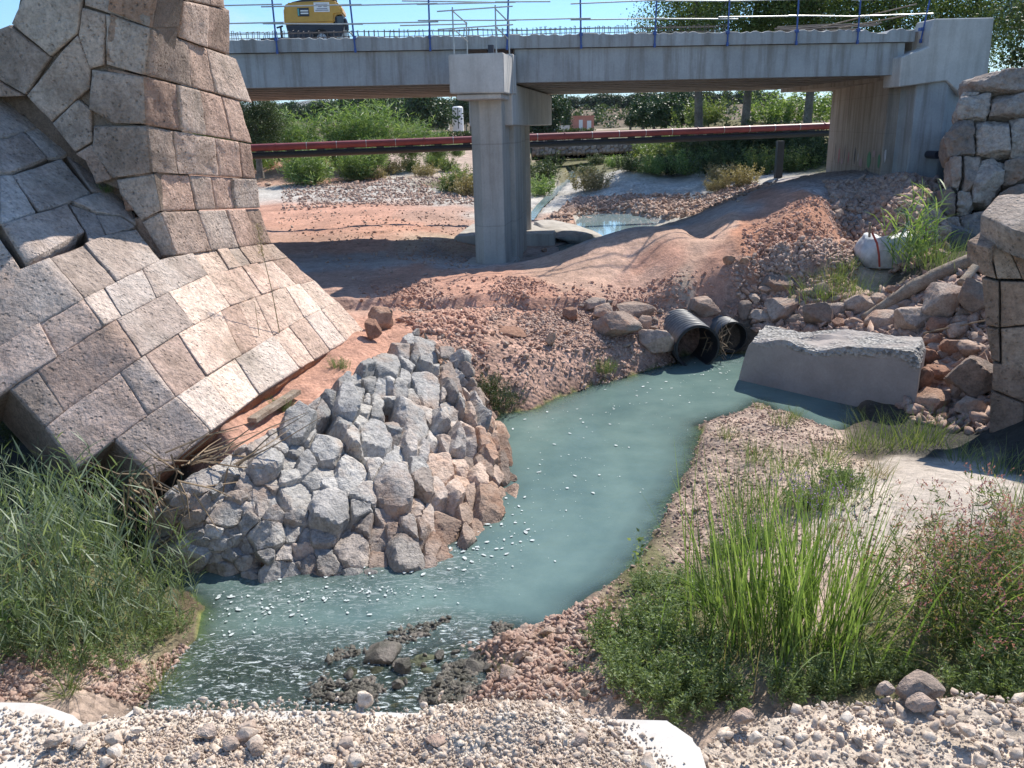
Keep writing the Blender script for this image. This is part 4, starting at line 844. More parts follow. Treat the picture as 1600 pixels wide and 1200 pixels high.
def rsurf(s, t_):
    T_ = np.array([np.interp(s, td, TC[:, i]) for i in range(3)]); B_ = np.array([np.interp(s, bd, BC[:, i]) for i in range(3)])
    P = T_*(1-t_)+B_*t_; return P+np.array([.10, -.09, .04])*math.sin(math.pi*t_)
SL, TL_ = 8.6, 2.5
qr = np.random.default_rng(21); seeds = []
tries = 0
while len(seeds) < 46 and tries < 8000:
    tries += 1; c = np.array([qr.uniform(.5, SL), qr.uniform(.1, TL_-.1)])
    if all(np.linalg.norm((c-s)*[.85, 1.15]) > .60 for s in seeds): seeds.append(c)
NB = len(seeds); tries = 0
while len(seeds) < 270 and tries < 60000:
    tries += 1; c = np.array([qr.uniform(0, SL), qr.uniform(0, TL_)])
    if all(np.linalg.norm((c-s)*[.8, 1.2]) > (.30 if k_ < NB else .13+.13*qr.random()) for k_, s in enumerate(seeds)): seeds.append(c)
seeds = np.array(seeds); wts = qr.uniform(-.01, .015, len(seeds)); wts[:NB] += qr.uniform(.03, .075, NB)
cells = voronoi(seeds, wts, [(0, 0), (SL, 0), (SL, TL_), (0, TL_)])
for s, P in zip(seeds, cells):
    if P is None: continue
    P3_ = [rsurf(p[0]/SL, p[1]/TL_) for p in P]; c = np.mean(P3_, 0)
    e1 = rsurf(min(s[0]/SL+.03, 1), s[1]/TL_)-rsurf(max(s[0]/SL-.03, 0), s[1]/TL_); e2 = rsurf(s[0]/SL, min(s[1]/TL_+.05, 1))-rsurf(s[0]/SL, max(s[1]/TL_-.05, 0))
    no = nrm(np.cross(e2, e1)); no = no if no[2] > 0 else -no
    if no@(CP-c) < 0: no = -no
    wm = np.clip((s[0]/SL-.5)*2.2+(s[1]/TL_-.55)*1.5+qr.normal(0, .25), 0, 1)
    low = s[1]/TL_ > .86
    tn = np.array((.98, 1., 1.03))*(1-wm)+np.array((1.22, .93, .78))*wm; tn = tn*qr.uniform(.85, 1.15)*(.75 if low else 1)
    big = max(np.linalg.norm(np.array(P)-s, axis=1))
    P3_ = [p_+no*qr.normal(0, .045) for p_ in P3_[:1]]+P3_[1:]; oo = no*qr.normal(.01, .05); P3_ = [p_+oo for p_ in P3_]
    if qr.random() < .03 and max(np.linalg.norm(np.array(P)-s, axis=1)) < .2: continue
    packed_rock(P3_, no, rv, M['riprap'], bulge=.15 if qr.random() < .6 else .27, sub=4 if big > .2 else 3, tint=tn, amp=.05, k=qr.choice([40, 60, 90]), q=qr, gap=.008, edge_tilt=.4)
V = []; F = []; ns, nt_ = 40, 10
for i in range(ns+1):
    for j in range(nt_+1):
        P = rsurf(i/ns, j/nt_); V.append(P-np.array([.2, -.2, .16]))
for i in range(ns):
    for j in range(nt_): a = i*(nt_+1)+j; F.append((a, a+1, a+nt_+2, a+nt_+1))
part('rubble_backing', V, F, M['mortar'], rv, True)
# ------------------------------------------------------------------ boulder retaining wall by the abutment
bw = thing('boulder_wall', 'retaining wall of huge pinkish grey boulders beside the bridge abutment', 'boulder wall', (15.5, 24, 2.6))
WP = gz(1500, 335, 3.0); WNn = nrm(np.array([-.42, -.86, .30]))
BW = [[(1508,122),(1545,115),(1600,113),(1640,114),(1640,150),(1580,151),(1530,145),(1506,143)], [(1644,112),(1740,108),(1740,150),(1644,150)],
      [(1505,146),(1530,147),(1524,153),(1503,153)], [(1501,156),(1546,148),(1545,170),(1538,189),(1497,189),(1493,178)], [(1550,150),(1600,152),(1652,154),(1650,187),(1600,187),(1543,188)], [(1656,152),(1740,152),(1740,190),(1656,188)],
      [(1472,222),(1495,191),(1520,191),(1521,246),(1480,249)], [(1523,191),(1574,190),(1576,244),(1524,247)], [(1577,190),(1610,190),(1612,250),(1579,249)], [(1613,190),(1740,192),(1740,250),(1615,250)],
      [(1482,252),(1503,250),(1502,280),(1496,300),(1484,292)], [(1505,250),(1530,249),(1528,275),(1514,300),(1503,302)], [(1532,254),(1548,250),(1568,258),(1563,290),(1545,322),(1517,318),(1516,300)],
      [(1570,258),(1598,252),(1650,253),(1648,290),(1580,292),(1566,300)], [(1650,252),(1740,252),(1740,300),(1652,296)], [(1565,302),(1582,294),(1640,292),(1640,330),(1560,340),(1550,325)], [(1497,305),(1514,303),(1518,322),(1508,340),(1494,335)],
      [(1500,342),(1512,338),(1546,332),(1540,372),(1505,378)], [(1465,300),(1482,296),(1494,308),(1490,340),(1468,340)], [(1642,300),(1740,302),(1740,350),(1642,345)], [(1545,335),(1560,342),(1640,332),(1640,385),(1545,385)], [(1468,343),(1497,343),(1502,378),(1470,378)]]
wr_ = np.random.default_rng(4)
for pz in BW:
    P3_ = [gpl(u, v, WP, WNn) for u, v in pz]
    packed_rock(P3_, WNn, bw, M['wallrock'], name='boulder', bulge=.42, back=.7, gap=.0, sub=5, tint=np.array(((1.15,1.15,1.15), (1.1,.97,.92), (.95,1,1.02))[wr_.integers(3)]), amp=.09, k=30, q=wr_, edge_tilt=.15)
bk = [gpl(u, v, WP-WNn*.75, WNn) for u, v in ((1520,140),(1900,130),(1900,420),(1470,380),(1480,250))]
MB().prism(bk, -WNn*5).part('earth_backing', M['soil'], bw)
# ------------------------------------------------------------------ standing stump of the old bridge (right)
r2 = thing('arch_stump', 'broken brown ashlar stump of the old arch at the right edge above the rubble', 'masonry ruin', (10.2, 13.0, .4))
RP = gz(1552, 672, .35); nR = nrm(np.array([-.62, -.78, .06])); nT = nrm(np.array([-.35, -.45, .82]))
mapR = lambda u, v: gpl(u, v, RP, nR)
core = MB()
RQ = [[(1533,335),(1547,341),(1560,352),(1600,366),(1660,378),(1660,398),(1600,392),(1560,382)], [(1511,376),(1545,392),(1556,436),(1535,430)], [(1547,382),(1577,392),(1596,436),(1558,436)], [(1579,394),(1680,400),(1680,440),(1598,438)],
      [(1534,434),(1560,440),(1561,512),(1541,508)], [(1562,440),(1680,442),(1680,500),(1563,512)], [(1541,511),(1560,514),(1562,566),(1549,562)], [(1563,514),(1680,502),(1680,600),(1564,574)],
      [(1551,566),(1600,580),(1680,602),(1680,650),(1600,628),(1549,608)], [(1548,611),(1600,631),(1600,690),(1546,676)], [(1602,632),(1680,652),(1680,720),(1602,692)]]
for pz in RQ:
    ashlar(pz, mapR, r2, M['ashlar'], .9, 8., gap=.97, rough_=.035, proud=.03, inward=-nR, tint=tuple(np.array([(.80,.70,.60), (.86,.76,.66), (.76,.69,.61), (.84,.73,.62)][tint_rng.integers(4)])))
    P = [mapR(*p)-nR*.09 for p in pz]; core.prism(P, -nR*1.2)
core.part('mortar_core', M['core'], r2)
Pt = mapR(1533, 333); nTp = nrm(np.array([-.30, -.35, .88]))
ashlar([(1532,333),(1560,302),(1600,298),(1680,296),(1680,380),(1600,364),(1560,350)], lambda u, v: gpl(u, v, Pt, nTp), r2, M['agg_t'] if 'agg_t' in M else M['ashlar'], .5, 8., gap=.99, rough_=.05, inward=-nTp, tint=(.8,.78,.74))
ashlar([(1511,375),(1536,358),(1552,352),(1572,362),(1547,388)], lambda u, v: gpl(u, v, mapR(1511, 375), nTp), r2, M['ashlar'], .4, 8., gap=.99, rough_=.04, inward=-nTp, tint=(.85,.8,.75))
# ------------------------------------------------------------------ fallen concrete block by the culverts
c0 = gz(1153, 592, .02); c1 = gz(1427, 660, -.05); ax = nrm(c1-c0); Lb = np.linalg.norm(c1-c0); nf_ = nrm(np.cross(ax, BZ)); nf_ = nf_ if nf_[1] < 0 else -nf_
hL = gpl(1176, 531, c0, nf_)[2]; hR = gpl(1434, 556, c0, nf_)[2]; ni, nj, nk = 90, 30, 26; dep_ = 1.5; DD = nrm(np.array([.50, .86, 0]))
V = []; ID = {}
def bpos(s, h, d):
    xs_ = s*Lb; ht = hL+(hR-hL)*s+.04; z = -.25+(ht+.25)*h
    left = .26*h**1.5*(1-s)**3; xs_ = xs_+left-.0
    return c0*[1, 1, 0]+ax*[1, 1, 0]*xs_+DD*d*dep_*(1-.06*h)+BZ*z
def rough_at(P, s, h, d):
    top = max(0, (h-.86)/.14); rgt = max(0, (s-.955)/.045); lf = max(0, (.03-s)/.03); k_ = min(1, top+rgt*.8+lf*.3) if d > .02 or h > .9 or s > .95 else .0
    return k_
faces = []
def grid(fn, a, b):
    base = len(V)
    for i in range(a+1):
        for j in range(b+1): V.append(fn(i/a, j/b))
    for i in range(a):
        for j in range(b): p0 = base+i*(b+1)+j; faces.append((p0, p0+b+1, p0+b+2, p0+1))
prm = []
def rec(s, h, d): prm.append((s, h, d)); return bpos(s, h, d)
for fn, a, b in ((lambda i, j: rec(i, j, 0), ni, nj), (lambda i, j: rec(i, 1, j), ni, nk), (lambda i, j: rec(1, j, i), nk, nj), (lambda i, j: rec(0, j, i), nk, nj), (lambda i, j: rec(i, j, 1), 12, 6)): grid(fn, a, b)
V = np.array(V); prm = np.array(prm); s, h, d = prm.T
kt = np.clip((h-.86+.08*fbm(np.c_[s*7, s*0, s*0], 1, 3))/.05+.9*np.clip((s-.93)/.04, 0, 1)*(d < .5)+.0, 0, 1); kt = np.maximum(kt, np.where(h > .995, 1, 0))
kt = kt*np.clip(.55+1.2*fbm(V, 1.3, 3), 0, 1)
edge_r = np.clip((h-.9)/.1, 0, 1)**2*np.clip(1-d/.12, 0, 1)
cen = (c0+c1)/2+DD*.7+BZ*.55
dirv = nrm(cen)*0
dv = (cen-V); dv /= np.linalg.norm(dv, axis=1)[:, None]
off = .03*fbm(V, .8, 3)+kt*(.10*np.abs(fbm(V, 4.5, 4))+.08*fbm(V, 1.4, 3))+edge_r*.04+.10*np.clip((s-.97)/.03, 0, 1)*np.clip((h-.85)/.15, 0, 1)
V = V+dv*off[:, None]; V[:, 2] += np.clip((h-.75)/.25, 0, 1)*(.16*fbm(np.c_[s*4, s*0, d*1.5], 1, 4)-.10*np.exp(-((s-.42)/.12)**2)*(d < .6))
bt = np.clip(kt*1.6, 0, 1)
m, nt, out = new_mat('block_surface'); t = NT(nt); pos = t.n('ShaderNodeNewGeometry').outputs['Position']; at = t.n('ShaderNodeAttribute', attribute_name='broken').outputs['Fac']
n1 = t.noise(pos, 1.1, 5, .6); n2 = t.noise(pos, 20., 5, .7); vo = t.n('ShaderNodeTexVoronoi', {'Vector': pos, 'Scale': 16.})
sm = t.mix(1., (.33, .29, .265), t.ramp(n1, [(.3, .8), (.7, 1.2)]), 'MULTIPLY'); sm = t.mix(.4, sm, t.ramp(n2, [(.3, .75), (.7, 1.15)]), 'MULTIPLY')
bk_ = t.mix(1., (.34, .325, .305), t.ramp(vo.outputs[1], [(.1, .45), (.9, 1.5)]), 'MULTIPLY')
c = t.mix(at, sm, bk_); b = t.bump(n2, .5, .012); b = t.bump(t.math('MULTIPLY', vo.outputs[0], at), 1., .06, b)
p = t.n('ShaderNodeBsdfPrincipled', {'Base Color': c, 'Roughness': .93, 'Normal': b, 'Specular IOR Level': .2}); nt.links.new(p.outputs[0], out.inputs[0])
o = put('concrete_block', mesh_np('concrete_block', V-(c0+c1)/2, faces, m, True, {'broken': bt}), loc=(c0+c1)/2, label='large grey concrete block with a broken aggregate top lying in the stream beside the culverts', cat='concrete block'); fix_normals(o)
# ------------------------------------------------------------------ loose rocks
def rock_mesh(i, mat, sub=3, flat=1., amp=.06, k=50):
    q_ = np.random.default_rng(100+i); pl = []
    for _ in range(11):
        n_ = nrm(q_.normal(size=3)); pl.append((n_, q_.uniform(.62, 1.0)))
    for n_ in ((0,0,1),(0,0,-1),(1,0,0),(-1,0,0),(0,1,0),(0,-1,0)): pl.append((nrm(np.array(n_)+q_.normal(0, .25, 3)), q_.uniform(.75, 1.0)))
    V, F = polytope(pl, (i*3.3, 1, 2), sub, k, amp, 2.2)
    V = V/np.abs(V).max(0); me = mesh_np('rock', V, F, mat, True); me.set_sharp_from_angle(angle=D2R(24)); return me
BOULD = [rock_mesh(i, M['boulder'], 4) for i in range(10)]; REDR = [rock_mesh(20+i, M['redrock'], 4) for i in range(5)]
WETR = [rock_mesh(40+i, M['algae'], 4) for i in range(4)]; PALE = [rock_mesh(60+i, M['gravel'], 3) for i in range(6)]
BOULD2 = [rock_mesh(i, M['boulder'], 3) for i in range(6)]
qk = np.random.default_rng(77)
def rock_at(u, v, wpx, hpx, lib, label, group=None, sink=.15, yaw=None, up=0., name='boulder', dfac=.8):
    """rock whose foot stands where the photo shows it: u, v = centre, wpx x hpx its extent in the photo"""
    g = ground(u, v+hpx*.42); w_ = np.dot(g-CP, Fv); s = w_/FPX
    sx, sz = wpx*s/2*1.15, hpx*s/2*1.18; me = lib[qk.integers(len(lib))]
    yw = qk.uniform(-.5, .5) if yaw is None else yaw
    o = put(name, me, loc=(g[0], g[1]+sx*.3, g[2]+sz*(1-sink)+up), rot=(qk.normal(0, .12), qk.normal(0, .12), yw+(math.pi if qk.random() < .5 else 0)), scale=(sx, sx*dfac, sz), label=label, cat='rock', group=group)
    return o
NAMED = [ # u v w h library label
 (1100,482,46,32,0,'round pale boulder lodged between and above the two black culvert pipes'),
 (1025,537,52,40,0,'pale boulder on the waterline touching the left side of the larger culvert pipe'),
 (965,516,70,42,0,'largest wedge-shaped boulder on the red bank left of the culvert pipes'),
 (990,488,56,24,0,'long flat-topped boulder behind the wedge-shaped one on the red bank'),
 (942,491,32,24,0,'small pale boulder at the upper left of the wedge-shaped boulder'),
 (1004,512,26,26,0,'tan upright rock between the wedge-shaped boulder and the waterline boulder'),
 (926,476,40,16,0,'flat grey slab rock at the top of the red bank'),
 (892,492,24,20,1,'small reddish block beside the flat slab rock on the bank'),
 (862,533,18,22,1,'red upright stone halfway down the pebbly bank'),
 (800,522,46,10,1,'long thin red stone lying on the pebbly bank'),
 (1212,449,48,26,0,'pale flat boulder highest in the heap right of the culverts'),
 (1225,487,46,34,0,'tan faceted boulder above the left end of the concrete block'),
 (1186,497,38,20,0,'low rectangular stone beside the smaller culvert pipe'),
 (1165,482,20,34,0,'slanting wedge stone just above the smaller culvert pipe'),
 (1281,494,42,34,0,'orange and white faceted boulder behind the concrete block'),
 (1302,485,30,26,0,'grey pointed stone right behind the orange and white boulder'),
 (1347,462,42,14,1,'flat orange stone on top of the heap left of the log'),
 (1373,471,26,26,1,'rounded orange stone leaning against the left of the log'),
 (1395,456,26,24,1,'orange cube-like stone above the middle of the log'),
 (1346,478,44,28,0,'grey white stone beneath the flat orange stone'),
 (1375,507,54,28,0,'speckled flat boulder just below the foot of the log'),
 (1428,503,62,42,0,'large pale boulder below the middle of the log'),
 (1479,474,54,50,0,'large grey tilted slab leaning under the log'),
 (1524,474,54,56,0,'grey tilted slab squeezed against the old stone stump'),
 (1460,534,40,20,1,'rounded tan stone under the large pale boulder'),
 (1466,514,32,30,1,'brown upright stone right of the large pale boulder'),
 (1491,545,38,32,1,'orange stone in the middle of the rubble right of the concrete block'),
 (1521,548,42,28,1,'reddish flat stone touching the old stone stump'),
 (1498,519,36,26,1,'light brown stone above the orange one in the rubble'),
 (1448,560,40,38,1,'brown stone leaning on the right end of the concrete block'),
 (1466,588,38,34,1,'tan stone low beside the right end of the concrete block'),
 (1440,600,30,46,1,'tall narrow brown stone wedged against the concrete block'),
 (1521,595,66,66,0,'biggest angular grey boulder at the foot of the old stone stump'),
 (1461,628,56,38,1,'pinkish boulder by the water right of the concrete block'),
 (1514,640,38,30,0,'dark boulder in shade under the biggest angular boulder'),
 (1495,614,32,34,1,'brown stone left of the biggest angular boulder'),
 (1139,407,18,16,1,'round orange boulder alone at the foot of the red earth heap'),
 (1163,408,14,10,1,'small orange stone right of the round orange boulder'),
 (1308,338,22,16,0,'tan boulder at the top of the rubble slope beside the red heap'),
 (1345,388,16,14,1,'orange boulder just left of the white sack'),
 (1454,262,34,34,0,'yellowish tilted stone at the foot of the abutment'),
 (1428,268,16,14,0,'small grey stone at the foot of the abutment'),
 (595,1027,56,24,2,'dark wet flat rock in the shallow riffle'),
 (630,1043,30,18,2,'dark wet rock below the flat one in the riffle'),
 (571,1094,28,30,3,'pale angular stone standing alone on the edge of the concrete slab'),
 (366,1010,22,12,1,'small red stone alone in the fast water'),
 (745,1049,36,20,2,'wet grey rock at the edge of the gravel spit'),
 (1437,1074,70,40,0,'large tan boulder at the edge of the gravel beside the green bank'),
 (1384,1078,28,26,0,'upright tan stone left of the large tan boulder'),
 (1437,1098,46,26,0,'light stone just in front of the large tan boulder'),
 (1162,1122,36,18,0,'flat orange-grey stone at the top of the right gravel slope'),
 (597,500,38,34,1,'orange block of masonry on the red earth behind the ruin'),
 (580,520,30,30,1,'orange broken stone touching the tip of the ruin'),
 (606,493,16,14,2,'small dark stone on the red earth behind the ruin'),
 (1030,590,16,10,2,'small wet stone in the water near the bank left of the culverts'),
 (1370,1010,14,14,0,'small stone on the green bank')]
NAMED = NAMED[:-1]
LIBS = [BOULD, REDR, WETR, PALE]
late_named = [n_ for n_ in NAMED if n_[1] > 1060]
for (u, v, w, h, lb, lab) in NAMED:
    if v > 1060: continue
    rock_at(u, v, w, h, LIBS[lb], lab)
# filler stones in the rubble, individually loose
LM = [('larger culvert pipe',1090,535),('smaller culvert pipe',1141,520),('wedge-shaped boulder',965,516),('waterline boulder',1025,537),('foot of the log',1350,505),('middle of the log',1430,465),('upper end of the log',1512,420),
 ('right end of the concrete block',1435,600),('middle of the concrete block',1300,515),('left end of the concrete block',1175,520),('biggest angular boulder',1521,595),('white sack',1378,395),('reed plant by the sack',1440,380),('red earth heap',1210,360),
 ('round orange boulder',1139,407),('abutment foot',1400,268),('boulder wall',1478,330),('old stone stump',1545,560),('gravel spit tip',760,985),('dark flat rock in the riffle',595,1027),('wet grey rock',745,1049),('bright green blades',1200,960),('long thin red stone',800,522),
 ('red upright stone',862,533),('revetment tip',690,540),('sandy patch',1440,760),('first far cane clump',480,285),('second far cane clump',560,280),('pool',975,345),('pier footing',850,370),('far stream',880,300),('support post',1220,285),('pale slab stone',571,1094),('pier column',765,400)]
USED = {}
def lab_for(base, u, v, r, pxs):
    ds = sorted(LM, key=lambda l: math.hypot(l[1]-u, 1.4*(l[2]-v)))
    for l in ds[:5]:
        du, dv = u-l[1], v-l[2]; rel = ('right of' if du > 0 else 'left of') if abs(du) > abs(dv)*1.3 else ('below' if dv > 0 else 'above')
        dist = math.hypot(du, dv); nearw = 'just ' if dist < 28 else ('' if dist < 60 else 'well ')
        for sz in (('tiny ' if pxs < 9 else 'small ' if pxs < 14 else 'larger '),):
            t_ = f'{sz}{base} {nearw}{rel} the {l[0]}'
            if t_ not in USED: USED[t_] = 1; return t_
    l = ds[0]
    for od in ('second', 'third', 'fourth', 'fifth', 'sixth', 'seventh', 'eighth', 'ninth', 'tenth'):
        t_ = f'{od} {base} outward from the {l[0]}'
        if t_ not in USED: USED[t_] = 1; return t_
    t_ = f'{base} near the {l[0]}'; return t_
def fill(region, n, smin, smax, lib, label, group, seed, sink=.25, mind=.8):
    q_ = np.random.default_rng(seed); R_ = np.array(region, float); c = 0; tr = 0; pts = []
    lo, hi = R_.min(0), R_.max(0)
    while c < n and tr < n*40:
        tr += 1; p_ = lo+(hi-lo)*q_.random(2)
        if sdist(p_[None], R_)[0] > 0: continue
        s = smin+(smax-smin)*q_.random()**2
        if any((abs(p_[0]-a)+1.3*abs(p_[1]-b)) < mind*(s+s2)*.5 for a, b, s2 in pts): continue
        pts.append((p_[0], p_[1], s)); g = ground(*p_); r = s*np.dot(g-CP, Fv)/FPX/2
        put('stone', lib[q_.integers(len(lib))], loc=(g[0], g[1], g[2]+r*.6*(1-sink)), rot=q_.uniform(-.5, .5, 3)+[0, 0, q_.uniform(0, 6.28)], scale=(r*q_.uniform(.8, 1.25), r*q_.uniform(.7, 1.1), r*q_.uniform(.5, .85)), label=lab_for(label, p_[0], p_[1], r, s), cat='rock', group=group); c += 1
fill([(1150,460),(1240,440),(1340,470),(1440,470),(1545,430),(1550,680),(1500,672),(1440,650),(1436,540),(1330,520),(1200,510)], 80, 13, 32, BOULD2+REDR[:2], 'brown rubble stone', 'rubble stones right of the concrete block', 31)
fill([(1300,290),(1400,275),(1470,290),(1480,400),(1410,380),(1320,400),(1290,330)], 42, 9, 19, BOULD2, 'grey rubble stone in shade', 'rubble stones below the abutment', 32)
fill([(900,470),(1060,470),(1050,520),(990,560),(920,530)], 22, 9, 20, BOULD2+REDR[:2], 'pinkish stone', 'stones on the bank beside the culverts', 33)
fill([(1200,360),(1300,330),(1310,410),(1200,410),(1150,412)], 16, 7, 13, REDR, 'red earth clod', 'clods of red earth', 34)
fill([(720,1000),(800,975),(940,1000),(1000,1080),(900,1090),(800,1060),(730,1040)], 34, 11, 26, BOULD2+WETR[:1], 'tan gravel stone', 'stones on the gravel spit', 35)
fill([(470,1080),(560,1005),(700,975),(740,1000),(720,1090)], 26, 10, 24, WETR, 'dark wet stone', 'wet stones in the riffle', 36, sink=.4)
fill([(1130,690),(1080,760),(1020,850),(930,930),(960,960),(1080,860),(1180,700)], 12, 7, 13, BOULD2+REDR[:1], 'shore pebble', 'stones along the right shore', 37)
fill([(620,490),(760,480),(880,500),(900,560),(780,600),(700,560)], 20, 8, 16, REDR+BOULD2[:1], 'reddish bank stone', 'stones on the red bank', 38)
fill([(410,290),(480,285),(740,275),(740,300),(420,302)], 10, 7, 13, REDR, 'far earth clod', 'clods below the canes', 39)
fill([(850,400),(930,350),(860,345),(840,360)], 8, 9, 20, BOULD2+REDR, 'poolside stone', 'stones beside the pool', 40)
fill([(960,300),(1180,300),(1190,310),(1060,345),(950,330)], 18, 6, 12, BOULD2, 'gravel bar stone', 'stones on the far gravel bar', 41)
sl = gz(903, 372, 1.0); o = put('concrete_slab_piece', rock_mesh(90, M['conc'], 3, k=40), loc=(sl[0]-.3, sl[1]+1, 1.15), rot=(.1, .12, .4), scale=(1.5, 2.2, .35), label='broken pale concrete slab lying at the near left edge of the pool', cat='concrete slab')
# pebbles: nobody could count them
def scatter_mesh(name, n, sampler, smin, smax, mat, seed, sub=1, squash=.6, pw=3.):
    q_ = np.random.default_rng(seed); P = sampler(q_, n); n = len(P); V0, F0 = ICO[1] if sub else (np.array([(1,0,0),(0,1,0),(-1,0,0),(0,-1,0),(0,0,1),(0,0,-1)], float), np.array([(0,1,4),(1,2,4),(2,3,4),(3,0,4),(1,0,5),(2,1,5),(3,2,5),(0,3,5)]))
    V0 = V0; nv = len(V0)
    R_ = smin+(smax-smin)*q_.random(n)**pw; sc = R_[:, None]*np.stack([q_.uniform(.8, 1.4, n), q_.uniform(.6, 1.1, n), q_.uniform(.4, .9, n)*squash/.6], -1)
    an = q_.uniform(0, 6.28, n); ax_ = q_.normal(0, .45, (n, 2))
    jit = 1+q_.uniform(-.42, .36, (n, nv)); VV = V0[None]*jit[..., None]*sc[:, None]
    x, y, z = VV[..., 0], VV[..., 1], VV[..., 2]; z2 = z+x*ax_[:, :1]+y*ax_[:, 1:]
    c, s_ = np.cos(an)[:, None], np.sin(an)[:, None]
    VV = np.stack([x*c-y*s_, x*s_+y*c, z2], -1)+P[:, None]+np.array([0, 0, .35])*sc[:, None, 2:]
    FF = (F0[None]+np.arange(n)[:, None, None]*nv).reshape(-1, 3)
    return mesh_np(name, VV.reshape(-1, 3), FF, mat, False)
# 20-sided pebbles
bm = bmesh.new(); bmesh.ops.create_icosphere(bm, subdivisions=1, radius=1); ICO[1] = (np.array([v.co[:] for v in bm.verts]), np.array([[v.index for v in f.verts] for f in bm.faces])); bm.free()
def on_ground(region, weight=None):
    R_ = np.array([ground(u, v)[:2] for u, v in region])
    def f(q_, n):
        lo, hi = R_.min(0), R_.max(0); P = lo+(hi-lo)*q_.random((n*6, 2)); P = P[sdist(P, R_) < 0]
        P = P[q_.random(len(P)) < np.clip(lookup(PG, P[:, 0], P[:, 1])*(.75+1.1*fbm(np.c_[P, P[:, :1]*0], 1.1, 3)), .06, 1)]
        P = P[lookup(SG, P[:, 0], P[:, 1]) > -.12][:n]
        return np.c_[P, H(P[:, 0], P[:, 1])]
    return f
PEBS = [([(600,480),(1060,460),(1060,570),(920,610),(780,645),(740,600),(660,520)], 9000, .008, .055, 'pebble', 'pebbles'),
        ([(1090,655),(1185,628),(1260,650),(1400,760),(1350,900),(1100,960),(900,1000),(960,900),(1060,760)], 9000, .006, .032, 'pebble', 'pebbles'),
        ([(720,980),(940,940),(1050,1090),(700,1110)], 5000, .01, .05, 'pebble', 'pebbles'),
        ([(-60,1040),(230,1040),(300,1000),(230,1110),(-60,1110)], 4000, .01, .045, 'pebble', 'pebbles'),
        ([(850,345),(900,310),(1180,285),(1215,290),(1040,345),(1000,335),(900,335),(870,380)], 8000, .03, .16, 'pebble', 'gravel'),
        ([(440,290),(740,275),(740,320),(440,330)], 5000, .03, .15, 'pebble', 'gravel'),
        ([(420,330),(735,330),(735,450),(520,445)], 3000, .015, .08, 'pebble', 'gravel'),
        ([(1290,285),(1480,290),(1480,400),(1330,400),(1300,340)], 7000, .03, .17, 'pebble', 'gravel'),
        ([(1160,440),(1430,440),(1550,430),(1550,670),(1430,660),(1330,520),(1180,520)], 7000, .03, .17, 'pebble', 'gravel')]
PEBS += [([(1150,405),(1340,400),(1340,470),(1150,465)], 3000, .02, .10, 'pebble', 'gravel'), ([(1160,350),(1300,315),(1310,405),(1160,410)], 2400, .012, .07, 'clod', 'clods'), ([(560,445),(900,440),(1270,430),(1270,462),(900,475),(560,480)], 5000, .01, .06, 'clod', 'clods'), ([(620,500),(760,480),(760,560),(660,520)], 3000, .015, .09, 'clod', 'clods')]
for i, (reg, n, a, b, mt, nm) in enumerate(PEBS):
    put(nm, scatter_mesh(nm, n, on_ground(reg), a, b, M[mt], 50+i), kind='stuff')
RA = np.array([gz(u, v, 0)[:2] for u, v in ((480,1095),(520,1020),(600,990),(700,965),(800,975),(790,1010),(740,1060),(760,1100))])
def smp_rif(q_, n):
    lo, hi = RA.min(0), RA.max(0); P = lo+(hi-lo)*q_.random((n*5, 2)); P = P[sdist(P, RA) < 0]; w_ = fbm(np.c_[P, P[:, :1]*0], 1.6, 3); P = P[w_ > -.16+.1*q_.random(len(w_))][:n]; return np.c_[P, np.maximum(H(P[:, 0], P[:, 1]), -.025)]
put('algae_stones', scatter_mesh('algae_stones', 9000, smp_rif, .006, .05, M['algae'], 71), kind='stuff')
# ------------------------------------------------------------------ log, planks, sack
def limb(pts, rads, n=14, mat=None, name='log', label=None, cat='log', amp=.12):
    mb = MB(); P = []; R_ = []
    pts = np.array(pts, float); t0 = np.linspace(0, 1, len(pts)); tt = np.linspace(0, 1, 26)
    P = np.stack([np.interp(tt, t0, pts[:, i]) for i in range(3)], -1); R_ = np.interp(tt, t0, rads)
    mb.tube(P, list(R_), n); V, F = mb.done(); V = V+0; c = np.repeat(P, n, 0); d = V-c; V = c+d*(1+amp*fbm(V*[1, 1, 1], 5, 3))[:, None]
    o = put(name, mesh_np(name, V-P[0], F, mat or M['wood'], True), loc=P[0], label=label, cat=cat); return o
la, lb_ = ground(1348, 506), ground(1512, 424); la[2] += .12; lb_[2] += .28
limb([la, (la+lb_)/2+[0, 0, .10], lb_], [.10, .17, .15], label='long weathered grey driftwood log resting diagonally across the rubble', amp=.22)
lc, ld = ground(1500, 460), ground(1531, 430); lc[2] += .25; ld[2] += .4
limb([lc, ld], [.10, .08], label='short brown timber stub lying beside the upper end of the driftwood log', cat='timber', name='timber')
g1, g2 = ground(1247, 462), ground(1256, 492); limb([g1+[0, 0, .15], g2+[0, 0, .05]], [.05, .045], label='short white weathered stick between rubble stones above the concrete block', cat='stick', name='stick')
g1, g2 = ground(1440, 545), ground(1535, 530); limb([g1+[0, 0, .35], g2+[0, 0, .4]], [.02, .015], label='thin pale branch lying across the rubble stones', cat='branch', name='branch', mat=M['twig'])
